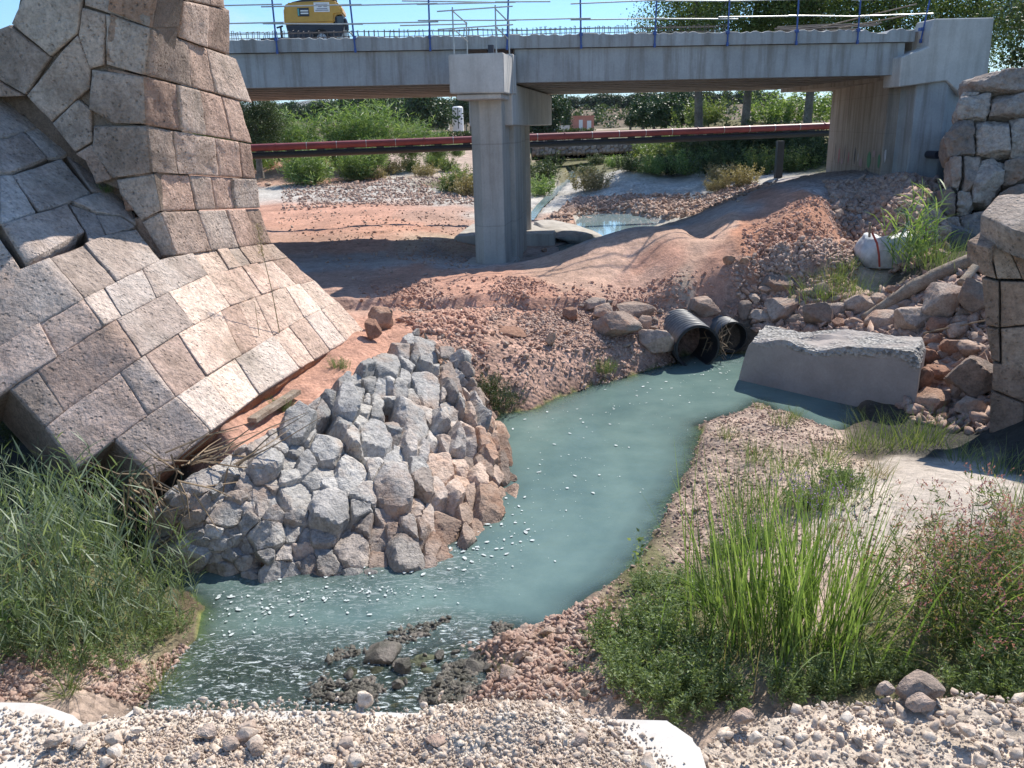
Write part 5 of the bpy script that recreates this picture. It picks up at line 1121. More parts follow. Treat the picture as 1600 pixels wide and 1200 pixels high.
# woven bulk sack
sg = ground(1378, 416); sw = .62
V = []; F = []; nu_, nv_ = 40, 18
for i in range(nv_+1):
    t_ = i/nv_
    for j in range(nu_):
        a = 2*math.pi*j/nu_; cx_, sy_ = math.cos(a), math.sin(a); k = .82+.28*math.sin(math.pi*min(1, t_*1.05))
        sq = (abs(cx_)**3+abs(sy_)**3)**(-1/3)
        hh = .92*t_+(.10*cx_+.06*math.sin(3*a))*t_; r = sw*k*sq*(1+.05*math.sin(7*a+3*t_)*t_)
        V.append((r*cx_+.16*t_*cx_+.12*t_*t_, r*.75*sy_, hh*.85+.12*t_*(cx_ < -.3)))
for i in range(nv_):
    for j in range(nu_): F.append((i*nu_+j, i*nu_+(j+1) % nu_, (i+1)*nu_+(j+1) % nu_, (i+1)*nu_+j))
b0_ = len(V); V.append((0.05, 0, .72))
for j in range(nu_): F.append((nv_*nu_+j, nv_*nu_+(j+1) % nu_, b0_))
V = np.array(V); V += .08*np.stack([fbm(V, 3, 4), fbm(V+7, 3, 3), .6*fbm(V+13, 3, 3)], -1)*np.clip(V[:, 2:], 0.2, 1)
sk = thing('bulk_sack', 'slumped white woven bulk sack with a red strap half hidden by a reed plant', 'sack', sg)
part('sack_body', V+sg, F, M['sack'], sk, True)
MB().tube([sg+np.array(p) for p in ((-.55,-.42,.98), (-.46,-.58,.72), (-.38,-.60,.4), (-.30,-.52,.08))], .03, 6).part('strap', M['redstrap'], sk)
MB().tube([sg+np.array(p) for p in ((-.56,-.3,.85), (-.60,-.34,1.25))], .035, 6).part('loop', M['wood'], sk)
MB().tube([sg+np.array(p) for p in ((.35,-.2,.85), (.55,-.1,1.2), (.62,.1,1.0))], .04, 6).part('loop', M['sack'], sk)
# twigs caught in the culvert and between ruin and revetment
def twigs(name, label, c, n, ln, spread, seed, cat='branch', dirn=None):
    q_ = np.random.default_rng(seed); mb = MB()
    for k in range(n):
        a = c+q_.normal(0, 1, 3)*spread; d = nrm(q_.normal(0, 1, 3) if dirn is None else np.array(dirn)+q_.normal(0, .35, 3)); l_ = ln*q_.uniform(.5, 1.2)
        p1 = a+d*l_*.5+q_.normal(0, .05, 3); p2 = a+d*l_+q_.normal(0, .1, 3); mb.tube([a, p1, p2], [.014, .010, .004], 4, False)
    V, F = mb.done(); return put(name, mesh_np(name, V-c, F, M['twig']), loc=c, label=label, cat=cat)
twigs('branch', 'tangle of dry twigs caught in the mouth of the larger culvert pipe', gz(1112, 540, .32)+[.1, -.1, 0], 46, .45, np.array([.10, .1, .16]), 3)
twigs('branch', 'bundle of dry reed stems caught at the edge of the smaller culvert pipe', gz(1160, 525, .3), 26, .35, np.array([.06, .1, .16]), 4)
for i, (u, v, z, n, l_, dn, lab) in enumerate(((225, 755, 1.35, 34, .8, (.2, .1, -.9), 'dry roots and cane stems hanging below the broken corner of the ruin'), (310, 725, 1.25, 22, 1.3, (.75, .6, .25), 'dry cane stems lying between the ruin and the revetment'), (255, 745, 1.25, 14, .7, (-.9, .1, .05), 'dry stems sticking out left under the ruin'))):
    twigs('dried_cane_bundle', lab, gz(u, v, z), n, l_, np.array([.28, .25, .10]), 11+i, 'dry stems', dn)
w1, w2 = ground(395, 668), ground(465, 622); d_ = nrm(w2-w1); o = MB().box((w1+w2)/2+[0, 0, .12], (np.linalg.norm(w2-w1), .16, .07), [d_, nrm(np.cross(BZ, d_)), np.cross(d_, nrm(np.cross(BZ, d_)))]).done()
put('plank', mesh_np('plank', o[0]-w1, o[1], M['wood']), loc=w1, label='weathered plank lying on the red earth under the ruin', cat='plank')
# ------------------------------------------------------------------ the near platform: slab edges under spilled gravel
zP = 3.1
def wp(u, v, z=zP): return gz(u, v, z)
slabs = [([(170,1128),(206,1101),(560,1104),(1046,1118),(1092,1150),(1112,1215)], 'white concrete slab with cut corners under spilled gravel, in front'), ([(-300,1085),(62,1091),(112,1108),(150,1140)], 'white concrete slab at the lower left corner, sand on top')]
for k, (pts, lab) in enumerate(slabs):
    P = [wp(u, v) for u, v in pts]; back = [np.array([P[-1][0]+.05, -3., zP]), np.array([P[0][0]-.02, -3., zP])]
    mb = MB().prism(P+back, -BZ*.28); V, F = mb.done(); c = np.array([P[0][0], P[0][1], zP-.28])
    o = put('concrete_slab', mesh_np('concrete_slab', V-c, F, M['white_slab']), loc=c, label=lab, cat='concrete slab'); bevel(o, .035, 3)
P = [wp(u, v, 2.8)+[0, -.25, 0] for u, v in ((-700,1100),(140,1115),(206,1101),(560,1104),(1046,1118),(1110,1150))]
V, F = MB().prism(P+[np.array([P[-1][0], -3., 2.8]), np.array([P[0][0], -3, 2.8])], -BZ*3.6).done()
o = put('ford_culvert_body', mesh_np('ford_culvert_body', V, F, M['conc']), kind='structure'); fix_normals(o)
EDGE = np.array([wp(u, v, 2.9)[:2] for u, v in ((-900,1120),(-300,1115),(100,1118),(150,1122),(215,1125),(240,1175),(600,1180),(1040,1185),(1090,1160),(1130,1130),(1200,1108),(1300,1092),(1400,1082),(1500,1078),(1600,1094),(1800,1110),(2200,1120))])
gx = np.linspace(-7, 8, 330); gy_ = np.linspace(-3, 5.2, 230); GXX, GYY = np.meshgrid(gx, gy_); ey = np.interp(GXX, EDGE[:, 0], EDGE[:, 1])
pp_ = np.c_[GXX.ravel(), GYY.ravel(), 0*GXX.ravel()]; nn_ = (.05*fbm(pp_, .9, 3)+.035*fbm(pp_, 4, 4)).reshape(GXX.shape)
ov = np.maximum(0, GYY-ey); ztop = 2.84+nn_
mid = (GXX > wp(240, 1110)[0]) & (GXX < wp(1085, 1150)[0]); ztop = np.where(mid, 2.68, ztop)
GZ = ztop-1.7*ov; msh = np.arange(GXX.size).reshape(GXX.shape)
FF = np.stack([msh[:-1, :-1], msh[:-1, 1:], msh[1:, 1:], msh[1:, :-1]], -1).reshape(-1, 4)
sand = np.tile(np.array([(.55,.46,.37)]), (GXX.size, 1)); sand = sand*(1+.25*fbm(pp_, 1.2, 3))[:, None]
put('gravel_embankment', mesh_np('gravel_embankment', np.c_[GXX.ravel(), GYY.ravel(), GZ.ravel()], FF, M['soil'], True, {'soil': sand, 'peb': np.ones(GXX.size)*.8}), kind='structure')
# gravel spilled over the slab
GP = np.array([wp(u, v)[:2] for u, v in ((60,1160),(120,1150),(180,1135),(240,1117),(420,1114),(560,1117),(640,1128),(690,1108),(760,1103),(860,1108),(930,1122),(985,1150),(1030,1200),(1060,1300),(1060,1600),(0,1600))])
hx = np.linspace(GP[:, 0].min()-.1, GP[:, 0].max()+.1, 300); hy = np.linspace(.6, GP[:, 1].max()+.1, 170); HX, HY = np.meshgrid(hx, hy); qq = np.c_[HX.ravel(), HY.ravel()]
q3 = np.c_[qq, qq[:, :1]*0]; sdg = -sdist(qq, GP)+.12*fbm(q3, 2.5, 4)
mc = wp(810, 1128); hm = np.clip(sdg/.35, 0, 1); hgt = hm*(.035+.03*fbm(q3, 3, 3)+.02*fbm(q3, 10, 3))+.15*np.exp(-((qq[:, 0]-mc[0])/.42)**2-((qq[:, 1]-mc[1])/.20)**2)*hm
HGT = np.where(sdg > 0, np.maximum(hgt, .004), -.03); ms_ = np.arange(len(qq)).reshape(HX.shape)
FF = np.stack([ms_[:-1, :-1], ms_[:-1, 1:], ms_[1:, 1:], ms_[1:, :-1]], -1).reshape(-1, 4); FF = FF[(sdg[FF] > -.05).all(1)]
sand = np.tile(np.array([(.66,.57,.47)]), (len(qq), 1))*(1+.2*fbm(q3, 1.5, 3))[:, None]
put('sand_layer', mesh_np('sand_layer', np.c_[qq, zP+HGT], FF, M['soil'], True, {'soil': sand, 'peb': np.ones(len(qq))*.5}), kind='stuff')
def smp_slab(q_, n):
    P = np.c_[q_.uniform(hx[0], hx[-1], n*2), q_.uniform(1.6, hy[-1]+.05, n*2)]; d = -sdist(P, GP); pr = np.clip((d+.12)/.3, .0, 1)**1.5; P = P[q_.random(len(P)) < pr][:n]
    i = np.clip(((P[:, 0]-hx[0])/(hx[1]-hx[0])).astype(int), 0, len(hx)-1); j = np.clip(((P[:, 1]-hy[0])/(hy[1]-hy[0])).astype(int), 0, len(hy)-1)
    return np.c_[P, zP+np.maximum(HGT.reshape(HX.shape)[j, i], 0)]
put('gravel', scatter_mesh('gravel', 7000, smp_slab, .008, .022, M['gravel'], 81, pw=2.6), kind='stuff'); put('grit', scatter_mesh('grit', 52000, smp_slab, .002, .0105, M['gravel'], 84, 0, 1., 1.6), kind='stuff')
def smp_emb(q_, n):
    P = np.c_[q_.uniform(-3.2, 5.5, n*3), q_.uniform(1.2, 4.4, n*3)]; P = P[~((P[:, 0] > wp(250, 1110)[0]) & (P[:, 0] < wp(1085, 1150)[0]))]; P = P[P[:, 1] < np.interp(P[:, 0], EDGE[:, 0], EDGE[:, 1])+.35][:n]
    i = np.clip(((P[:, 0]-gx[0])/(gx[1]-gx[0])).astype(int), 0, len(gx)-1); j = np.clip(((P[:, 1]-gy_[0])/(gy_[1]-gy_[0])).astype(int), 0, len(gy_)-1)
    return np.c_[P, GZ[j, i]]
put('gravel', scatter_mesh('gravel', 7500, smp_emb, .009, .036, M['gravel'], 82, pw=2.6), kind='stuff'); put('grit', scatter_mesh('grit', 46000, smp_emb, .003, .013, M['gravel'], 85, 0, 1., 1.6), kind='stuff')
LP_ = np.array([wp(u, v)[:2] for u, v in ((-200,1110),(20,1108),(90,1122),(120,1150),(60,1180),(-200,1250))])
def smp_left(q_, n):
    lo, hi = LP_.min(0), LP_.max(0); P = lo+(hi-lo)*q_.random((n*4, 2)); P = P[sdist(P, LP_) < 0][:n]; return np.c_[P, np.full(len(P), zP)]
put('gravel', scatter_mesh('gravel', 1500, smp_left, .003, .018, M['gravel'], 83), kind='stuff')
for (u, v, w, h, lb, lab) in late_named:
    zb = zP if u < 1100 and u > 240 else 2.88
    g = gz(u, v+h*.42, zb); s = np.dot(g-CP, Fv)/FPX; me = (PALE if lb == 3 else BOULD)[len(lab) % 6]
    put('boulder', me, loc=(g[0], g[1]+.02, zb+h*s*.42), rot=(.1, -.08, .4), scale=(w*s/2, w*s*.42, h*s/2), label=lab, cat='rock')
# countable bigger stones lying on the slab
qg = np.random.default_rng(5); cnt = 0
LMS = [('left cut corner of the slab',190,1130),('middle of the slab edge',560,1120),('gravel mound',810,1130),('bare white part of the slab',1010,1150),('lower left corner',60,1180),('bottom edge below the mound',800,1190),('bottom edge in the middle',480,1190),('right gravel slope',1250,1150),('bottom right corner',1550,1180)]
for _ in range(700):
    if cnt >= 46: break
    u, v = qg.uniform(20, 1590), qg.uniform(1112, 1198); zb = zP+.05
    if 1060 < u < 1120: continue
    if u > 1120: zb = 2.93
    s_ = qg.uniform(14, 34); g = gz(u, v, zb)
    if u < 1080 and -sdist(g[None, :2], GP)[0] < .02: continue
    r = s_*np.dot(g-CP, Fv)/FPX/2; l = min(LMS, key=lambda l: math.hypot(l[1]-u, 2*(l[2]-v))); du, dv = u-l[1], 2*(v-l[2]); rel = ('right of' if du > 0 else 'left of') if abs(du) > abs(dv) else ('below' if dv > 0 else 'above')
    shp = ['flat', 'angular', 'chunky', 'pointed'][cnt % 4]; col_ = ['pale', 'tan', 'pinkish', 'grey white'][(cnt//4) % 4]; lab = f'{col_} {shp} gravel stone {rel} the {l[0]}'
    if lab in USED: lab = f'{col_} {shp} stone {"just" if math.hypot(du,dv)<60 else "further"} {rel} the {l[0]}'
    USED[lab] = 1; cnt += 1
    put('stone', ([PALE[i] for i in range(6)]+BOULD2[:2])[qg.integers(8)], loc=(g[0], g[1], zb+r*.25), rot=qg.uniform(-.5, .5, 3)+[0, 0, qg.uniform(0, 6.28)], scale=(r*qg.uniform(.8, 1.2), r*qg.uniform(.7, 1.1), r*qg.uniform(.4, .8)), label=lab, cat='rock', group='bigger stones in the platform gravel')
# ------------------------------------------------------------------ plants
def blades(base, az, L_, w_, up0, droop, segs=5, q=rng, twist=0.):
    """curved strips. base (n,3), az heading, L_ length, w_ width, up0 starting elevation, droop how far it bends over"""
    n = len(base); V = np.zeros((n, segs+1, 2, 3)); p = base.copy().astype(float); el = up0.copy()
    h = np.stack([np.cos(az), np.sin(az), 0*az], -1); side = np.stack([-np.sin(az), np.cos(az), 0*az], -1)
    tw = q.uniform(-1, 1, n)*1.2
    for i in range(segs+1):
        t_ = i/segs; wd = w_*(1-t_**2.2)*(.55+.45*min(1, t_*4))*.5+1e-4
        d = h*np.cos(el)[:, None]+np.array([0, 0, 1.])*np.sin(el)[:, None]; up = np.cross(side, d)
        sd_ = side*np.cos(tw)[:, None]+up*np.sin(tw)[:, None]
        V[:, i, 0] = p-sd_*wd[:, None]; V[:, i, 1] = p+sd_*wd[:, None]
        p = p+d*(L_/segs)[:, None]; el = el-droop/segs*(.4+1.2*t_)
    idx_ = np.arange(n)[:, None]*(2*(segs+1)); F = []
    for i in range(segs): a = idx_+2*i; F.append(np.concatenate([a, a+1, a+3, a+2], 1))
    return V.reshape(-1, 3), np.concatenate(F, 0)
class Veg:
    def __init__(s): s.V = []; s.F = []; s.n = 0
    def add(s, V, F): s.V.append(V); s.F.append(F+s.n); s.n += len(V); return s
    def mesh(s, name, mat): return mesh_np(name, np.concatenate(s.V), np.concatenate(s.F), mat)
def leaves(P, D, L_, w_, q, curl=.2):
    """flat bent leaves: P bases, D directions"""
    n = len(P); D = D/np.linalg.norm(D, axis=1)[:, None]; r_ = q.normal(size=(n, 3)); S = np.cross(D, r_); S /= np.linalg.norm(S, axis=1)[:, None]+1e-9; N_ = np.cross(S, D)
    L2 = L_[:, None]; W2 = w_[:, None]/2; m1 = P+D*L2*.45+N_*L2*curl*.35; tip = P+D*L2-N_*L2*curl*.15
    V = np.stack([P, m1-S*W2, tip, m1+S*W2], 1).reshape(-1, 3); F = (np.arange(n)*4)[:, None]+np.array([0, 1, 2, 3]); return V, F
def reed(seed, nc, h, spread, leafL, leafw, nl=9, lean=.2, mat='reed', stemr=.006, droop=1.0):
    q = np.random.default_rng(seed); vg = Veg()
    b = np.c_[q.normal(0, spread, (nc, 2)), np.zeros(nc)]; az = q.uniform(0, 6.28, nc); hh = h*q.uniform(.55, 1.1, nc)
    up = np.pi/2-np.abs(q.normal(0, lean, nc)); dr = q.uniform(.0, .35, nc)
    V, F = blades(b, az, hh, np.full(nc, stemr*2.4), up, dr, 5, q); vg.add(V, F)
    Vs = V.reshape(nc, 6, 2, 3).mean(2)
    for k in range(nl):
        t_ = (.15+.85*k/nl)*5; i = np.minimum(int(t_), 4); f = t_-i; P = Vs[:, i]*(1-f)+Vs[:, i+1]*f
        a2 = q.uniform(0, 6.28, nc); m_ = q.random(nc) < .92
        V, F = blades(P[m_], a2[m_], leafL*q.uniform(.6, 1.2, m_.sum()), np.full(m_.sum(), leafw), q.uniform(.5, 1.25, m_.sum()), droop*q.uniform(.3, 1.4, m_.sum()), 3, q); vg.add(V, F)
    return vg.mesh('reed_foliage', M[mat])
def tuft(seed, n, h, spread, w, up=(1.0, 1.5), droop=(.1, 1.0), mat='grass', segs=5):
    q = np.random.default_rng(seed); b = np.c_[q.normal(0, spread, (n, 2)), np.zeros(n)]; az = np.arctan2(b[:, 1], b[:, 0])+q.normal(0, .9, n)
    V, F = blades(b, az, h*q.uniform(.45, 1.1, n), w*q.uniform(.6, 1.2, n), q.uniform(*up, n), q.uniform(*droop, n), segs, q); return mesh_np('blades', V, F, M[mat])
def herb(seed, ns, h, rad, leafL, leafw, nl=26, mat='herb', stem=.35):
    q = np.random.default_rng(seed); vg = Veg(); b = np.c_[q.normal(0, rad*.45, (ns, 2)), np.zeros(ns)]; az = np.arctan2(b[:, 1], b[:, 0])+q.normal(0, .5, ns)
    hh = h*q.uniform(.5, 1.1, ns); el = np.pi/2-np.abs(q.normal(0, stem, ns))
    V, F = blades(b, az, hh, np.full(ns, .007), el, q.uniform(-.1, .4, ns), 5, q); vg.add(V, F); Vs = V.reshape(ns, 6, 2, 3).mean(2)
    t_ = q.uniform(.12, 1., (ns, nl))*4.999; i = t_.astype(int); f = (t_-i)[..., None]; r_ = np.arange(ns)[:, None]; P = (Vs[r_, i]*(1-f)+Vs[r_, i+1]*f).reshape(-1, 3)
    P = P+q.normal(0, leafL*.35, P.shape); D = q.normal(0, 1, P.shape); D[:, 2] = np.abs(D[:, 2])*.7+.05; n = len(P)
    V, F = leaves(P, D, leafL*q.uniform(.6, 1.3, n), leafw*q.uniform(.7, 1.2, n), q); vg.add(V, F); return vg.mesh('foliage', M[mat]), Vs[:, -1]
def plant(name, label, cat, me, g, rot=0., sc=1., group=None, lean=(0, 0), extra=None):
    o = put(name, me, loc=(g[0], g[1], g[2]-.02), rot=(lean[0], lean[1], rot), scale=sc, label=label, cat=cat, group=group)
    if extra: put(extra[0], extra[1], o, kind='stuff')
    return o
qp = np.random.default_rng(8)
# reeds on the left bank
RE = [reed(200+i, 30, 1.25, .27, .30, .019, 12, .24, droop=.45) for i in range(4)]
LEFT = [(20,890,.95,'at the left frame edge, halfway up'),(85,880,1.0,'in front of the dark void under the ruin'),(150,870,1.15,'just left of the hanging roots'),(205,860,.9,'under the broken corner of the ruin'),(-20,800,.7,'highest on the left bank'),(60,790,.62,'behind the others at the dark void'),
        (30,970,1.05,'at the left frame edge, lower down'),(110,960,1.1,'in the middle of the left reed bed'),(180,950,1.05,'right of the middle of the left reed bed'),(235,940,.85,'leaning out over the water by the revetment'),(262,965,.6,'low at the waterline on the left bank'),(60,1030,.7,'low in front on the left bank'),(140,1020,.75,'in front of the left reed bed, middle'),(210,1000,.7,'in front at the waterline bend')]
for i, (u, v, s, lab) in enumerate(LEFT): plant('reed_clump', f'green reed clump {lab}', 'reeds', RE[i % 4], ground(u, v), qp.uniform(0, 6.28), s, 'reeds on the left bank')
HB = [herb(230+i, 40, .5, .38, .05, .017, 40) for i in range(4)]
for i, (u, v, s, lab) in enumerate([(40,1015,.8,'at the left frame edge under the reeds'),(110,1040,.75,'in front of the left reeds'),(180,1040,.7,'right in front of the left reeds'),(240,1000,.7,'on the left waterline'),(270,985,.55,'at the tip of the left bank'),(20,950,.9,'among the left reeds at the frame edge'),(150,990,.8,'among the left reeds in the middle'),(80,985,.8,'among the left reeds nearer the edge')]):
    plant('herb_bush', f'low leafy green weed {lab}', 'weed', HB[i % 4][0], ground(u, v), i, s, 'low weeds on the left bank')
TF1 = [tuft(250+i, 130, .55, .05, .007, (.35, 1.5), (.1, .9)) for i in range(3)]
plant('grass_tuft', 'spiky fan-shaped grass tuft at the foot of the left bank above the slab', 'grass tuft', TF1[0], ground(250, 1082), 0, .95)
plant('grass_tuft', 'thin pale grass tuft left of the spiky fan-shaped one', 'grass tuft', TF1[1], ground(105, 1082), 1, .8)
BL = herb(219, 6, .45, .1, .10, .085, 7, 'iris', .3)[0]
plant('broadleaf_sapling', 'small sapling with broad bright leaves among the left reeds', 'sapling', BL, ground(45, 985)+[0, -.3, .2], 0, 1.)
DRT = [tuft(255+i, 40, 1.0, .22, .008, (.6, 1.5), (.2, 1.3), 'dry') for i in range(2)]
for i, (u, v, s, lab) in enumerate(((100,930,1.,'dry straw-coloured stems inside the left reed bed'),(200,930,.8,'dry bent stems at the right side of the left reed bed'),(30,900,1.,'dry stems at the left frame edge in the reeds'),(1180,1030,.9,'dry stems in the foot of the bright blade clump'),(1420,990,.9,'dry stems in front of the flowered bush'),(1050,1040,.6,'dry stems in the low herbs by the slab corner'))): plant('dry_tuft', lab, 'dry grass', DRT[i % 2], ground(u, v), i, s)
# tall bright blades on the right bank
IR = [tuft(260, 230, 1.95, .30, .017, (1.25, 1.56), (.0, .45), 'iris', 7), tuft(261, 60, 1.7, .16, .018, (.75, 1.35), (.5, 1.9), 'iris', 8)]
for (u, v, s, m_, lab) in ((1185,1000,1.0,0,'tall dense clump of bright green upright blades, left half'), (1265,1012,.98,0,'tall bright green blade clump, right half, beside the sand'), (1310,1020,.85,1,'arching long blades leaning right from the bright green clump'), (1150,985,.8,1,'thinner arching blades at the left foot of the bright green clump'), (1500,1000,.9,1,'long arching grass blades in front of the pink-flowered bush')):
    plant('sedge_clump', lab, 'sedge', IR[m_], ground(u, v), {1310: -.3, 1150: 2.5}.get(u, .5), s)
HG = [herb(270+i, 64, .62, .42, .072, .023, 46) for i in range(5)]
RB = [(960,1010,.75,'at the left tip of the right bank'),(1000,1070,.85,'in front of the gravel by the slab'),(1050,1095,.85,'just above the cut slab corner'),(1110,1090,.8,'above the right gravel, near the slab corner'),(1020,985,.8,'between water and bright green blades'),(1070,1020,.9,'left of the bright green blades, low'),(1060,940,.75,'near the water left of the bright blades'),(1110,930,.6,'behind the left foot of the bright blades'),
      (1240,1085,.65,'in front of the bright blade clump'),(1300,1075,.6,'right of the front of the bright blades'),(1360,1060,.6,'beside the large tan boulder'),(1400,1050,.45,'above the large tan boulder'),(1530,1080,.7,'under the flowered bush at lower right'),(1590,1070,.8,'in the lower right corner above the gravel'),(1010,920,.5,'on the shore pebbles left'),(1130,870,.55,'behind the bright blades on the shore'),(1180,850,.6,'behind the bright blades in the middle'),
      (1260,790,.7,'high on the bank behind the bright blades'),(1310,760,.65,'left of the sandy patch'),(980,1045,.7,'by the gravel spit')]
for i, (u, v, s, lab) in enumerate(RB): plant('herb_bush', f'leafy green herb bush {lab}', 'herb', HG[i % 5][0], ground(u, v), i*1.3, s*.86, 'green herbs on the right bank')
# pink flowered knotweed
def persicaria(seed):
    me, tips = herb(seed, 60, 1.25, .55, .09, .018, 34, 'persic', .38); q = np.random.default_rng(seed+5); vg = Veg()
    for k in range(5):
        P = tips+q.normal(0, .07, tips.shape)*[1, 1, .9]; n = len(P); D = np.c_[q.normal(0, .6, (n, 2)), np.full(n, .8)]
        for j in range(4): V, F = leaves(P+D*.012*j+q.normal(0, .003, P.shape), D+q.normal(0, .3, D.shape), np.full(n, .028), np.full(n, .016), q); vg.add(V, F)
    return me, vg.mesh('flower_spikes', M['flower'])
PS_ = [persicaria(300), persicaria(301)]
for i, (u, v, s, lab) in enumerate(((1450,960,.85,'left part, beside the sand'),(1530,985,.95,'middle part'),(1600,985,1.0,'at the right frame edge'),(1560,900,.8,'rear part near the dark corner'),(1480,1030,.75,'front part above the gravel'))):
    plant('knotweed_bush', f'reddish knotweed bush with pink flower spikes, {lab}', 'bush', PS_[i % 2][0], ground(u, v), i*2., s, 'pink-flowered knotweed', extra=('flower_spikes', PS_[i % 2][1]))
# slender grasses and weeds on the islet and in front of the block
GT = [tuft(310+i, 90, .6, .14, .009, (.9, 1.52), (.1, 1.1), 'grass' if i < 3 else 'dry') for i in range(4)]
GL = [(1135,685,.7,0,'yellowish grass tuft at the tip of the gravel islet'),(1190,640,.5,1,'small weed at the left corner of the concrete block'),(1240,655,.6,0,'weed under the left part of the concrete block'),(1225,665,.8,2,'dark-leaved weed on the islet below the block'),(1180,720,.9,0,'slender grass left on the islet'),(1230,740,1.0,1,'slender grass in the middle of the islet'),(1290,720,1.0,2,'slender grass below the middle of the block'),
      (1340,705,1.2,0,'dense grass below the right half of the block'),(1380,700,1.3,1,'dense grass below the right end of the block'),(1425,700,1.4,2,'tallest dark grass below the right end of the block'),(1450,690,1.2,0,'grass in the shade right of the block'),(1280,790,1.2,1,'upright grass left of the sandy patch'),(1330,780,1.2,2,'grass on the left rim of the sandy patch'),(1370,745,.7,3,'dry tuft on the sandy patch'),(1205,790,1.1,0,'tall thin grass behind the bright blades, left'),(1160,800,1.0,1,'thin grass near the shore behind the bright blades'),
      (1290,850,.9,3,'dry grass on the sand behind the bright blades'),(1500,720,.9,2,'dark grass at the upper edge of the sandy patch'),(1560,740,1.0,2,'dark grass in the shaded right corner'),(1590,800,1.1,1,'dark grass at the right edge in shade'),(850,1000,.35,3,'tiny dry tuft on the gravel spit'),(790,1050,.35,0,'tiny yellow tuft among the spit stones'),(950,945,.4,3,'dry tuft on the waterline left of the green bank')]
for i, (u, v, s, k, lab) in enumerate(GL): plant('grass_tuft', lab, 'grass tuft', GT[k], ground(u, v), i*1.7, s)
vl = Veg(); nfx = 60; b = np.c_[qp.normal(0, .22, (nfx, 2)), qp.uniform(.45, .75, nfx)]
for j in range(5): V, F = leaves(b+[0, 0, .02*j], qp.normal(0, 1, (nfx, 3)), np.full(nfx, .03), np.full(nfx, .02), qp); vl.add(V, F)
tv = tuft(333, 26, .7, .2, .008, (1.3, 1.56), (0, .2), 'herb')
o = plant('violet_flower_plant', 'slender plant with small violet flower spikes behind the bright green blades', 'flowering plant', tv, ground(1262, 830), 0, 1., extra=('flower_spikes', vl.mesh('flower_spikes', M['violet'])))
sp, _ = herb(340, 5, .8, .08, .075, .05, 10, 'herb', .2); plant('sapling', 'thin broad-leaved sapling at the waterline left of the green bank', 'sapling', sp, ground(1000, 905), 0, .9)
SH = [herb(350+i, 70, .5, .35, .04, .012, 36, mt)[0] for i, mt in enumerate(('olive', 'grass', 'herb'))]
plant('low_bush', 'dense dark green bush on the waterline beside the revetment', 'bush', SH[0], ground(782, 640), 0, 1.15)
plant('low_bush', 'dark green bush spreading up the bank beside the revetment', 'bush', SH[0], ground(765, 615), 1, 1.0)
plant('low_bush', 'tiny bright green tuft on the bank near the waterline boulder', 'bush', SH[1], ground(945, 582), 0, .75)
plant('low_bush', 'small green plant beside the plank under the ruin', 'bush', SH[2], ground(440, 640), 0, .5)
plant('low_bush', 'green weed under the tip of the ruin', 'bush', SH[2], ground(530, 575), 0, .5)
plant('low_bush', 'ivy-like dark plant in the void under the ruin', 'bush', SH[0], ground(40, 720)+[0, 0, .3], 0, 1.)
plant('low_bush', 'small weed growing from a joint in the shaded masonry', 'bush', SH[2], mapCD(165, 300)+[0, 0, 0], 0, .35)
FG = [tuft(360+i, 160, .75, .30, .012, (.8, 1.5), (.1, .8), 'grass', 4) for i in range(2)]
for i, (u, v, s, lab) in enumerate(((1285,466,1.1,'fine grey-green weed clump above the concrete block, left half'),(1330,462,1.0,'fine grey-green weed clump above the concrete block, right half'),(1315,420,.7,'thin sprig on the track edge left of the sack'),(1480,420,1.2,'feathery weed right of the reed plant by the sack'),(1455,405,1.3,'feathery weed behind the reed plant by the sack'),(1300,440,.8,'weed at the road edge above the rubble'))):
    plant('weed_clump', lab, 'weed', FG[i % 2], ground(u, v), i, s)
RS = reed(370, 22, 2.1, .28, .75, .040, 9, .16, 'cane', .012, 1.5); plant('reed_plant', 'tall reed plant with arching leaves beside the white sack', 'reed', RS, ground(1430, 422), 0, 1.05)
# stalk on the ruin
st_ = mapCD(437, 520); mb = MB(); mb.tube([st_, st_+[-.06, 0, .8], st_+[-.16, 0, 1.55], st_+[-.2, 0, 2.0]], [.010, .008, .006, .003], 5); V, F = mb.done()
o = put('dry_stalk', mesh_np('dry_stalk', V-st_, F, M['dry']), loc=st_, label='tall thin dry stalk with a feathery top standing on the ruin', cat='stalk')
lv = mesh_np('seed_head', *leaves(np.array([-.17, 0, 1.5])+np.c_[qp.normal(0, .03, (120, 2)), qp.uniform(-.1, .5, 120)], np.c_[qp.normal(0, .5, (120, 2)), np.ones(120)], np.full(120, .05), np.full(120, .012), qp), M['dry']); put('seed_head', lv, o)
s2 = mapCD(405, 525); mb = MB(); mb.tube([s2, s2+[-.01, 0, .62]], [.007, .004], 5); V, F = mb.done(); put('dry_stalk', mesh_np('dry_stalk', V-s2, F, M['dry']), loc=s2, label='short thin dry stalk left of the tall one on the ruin', cat='stalk')
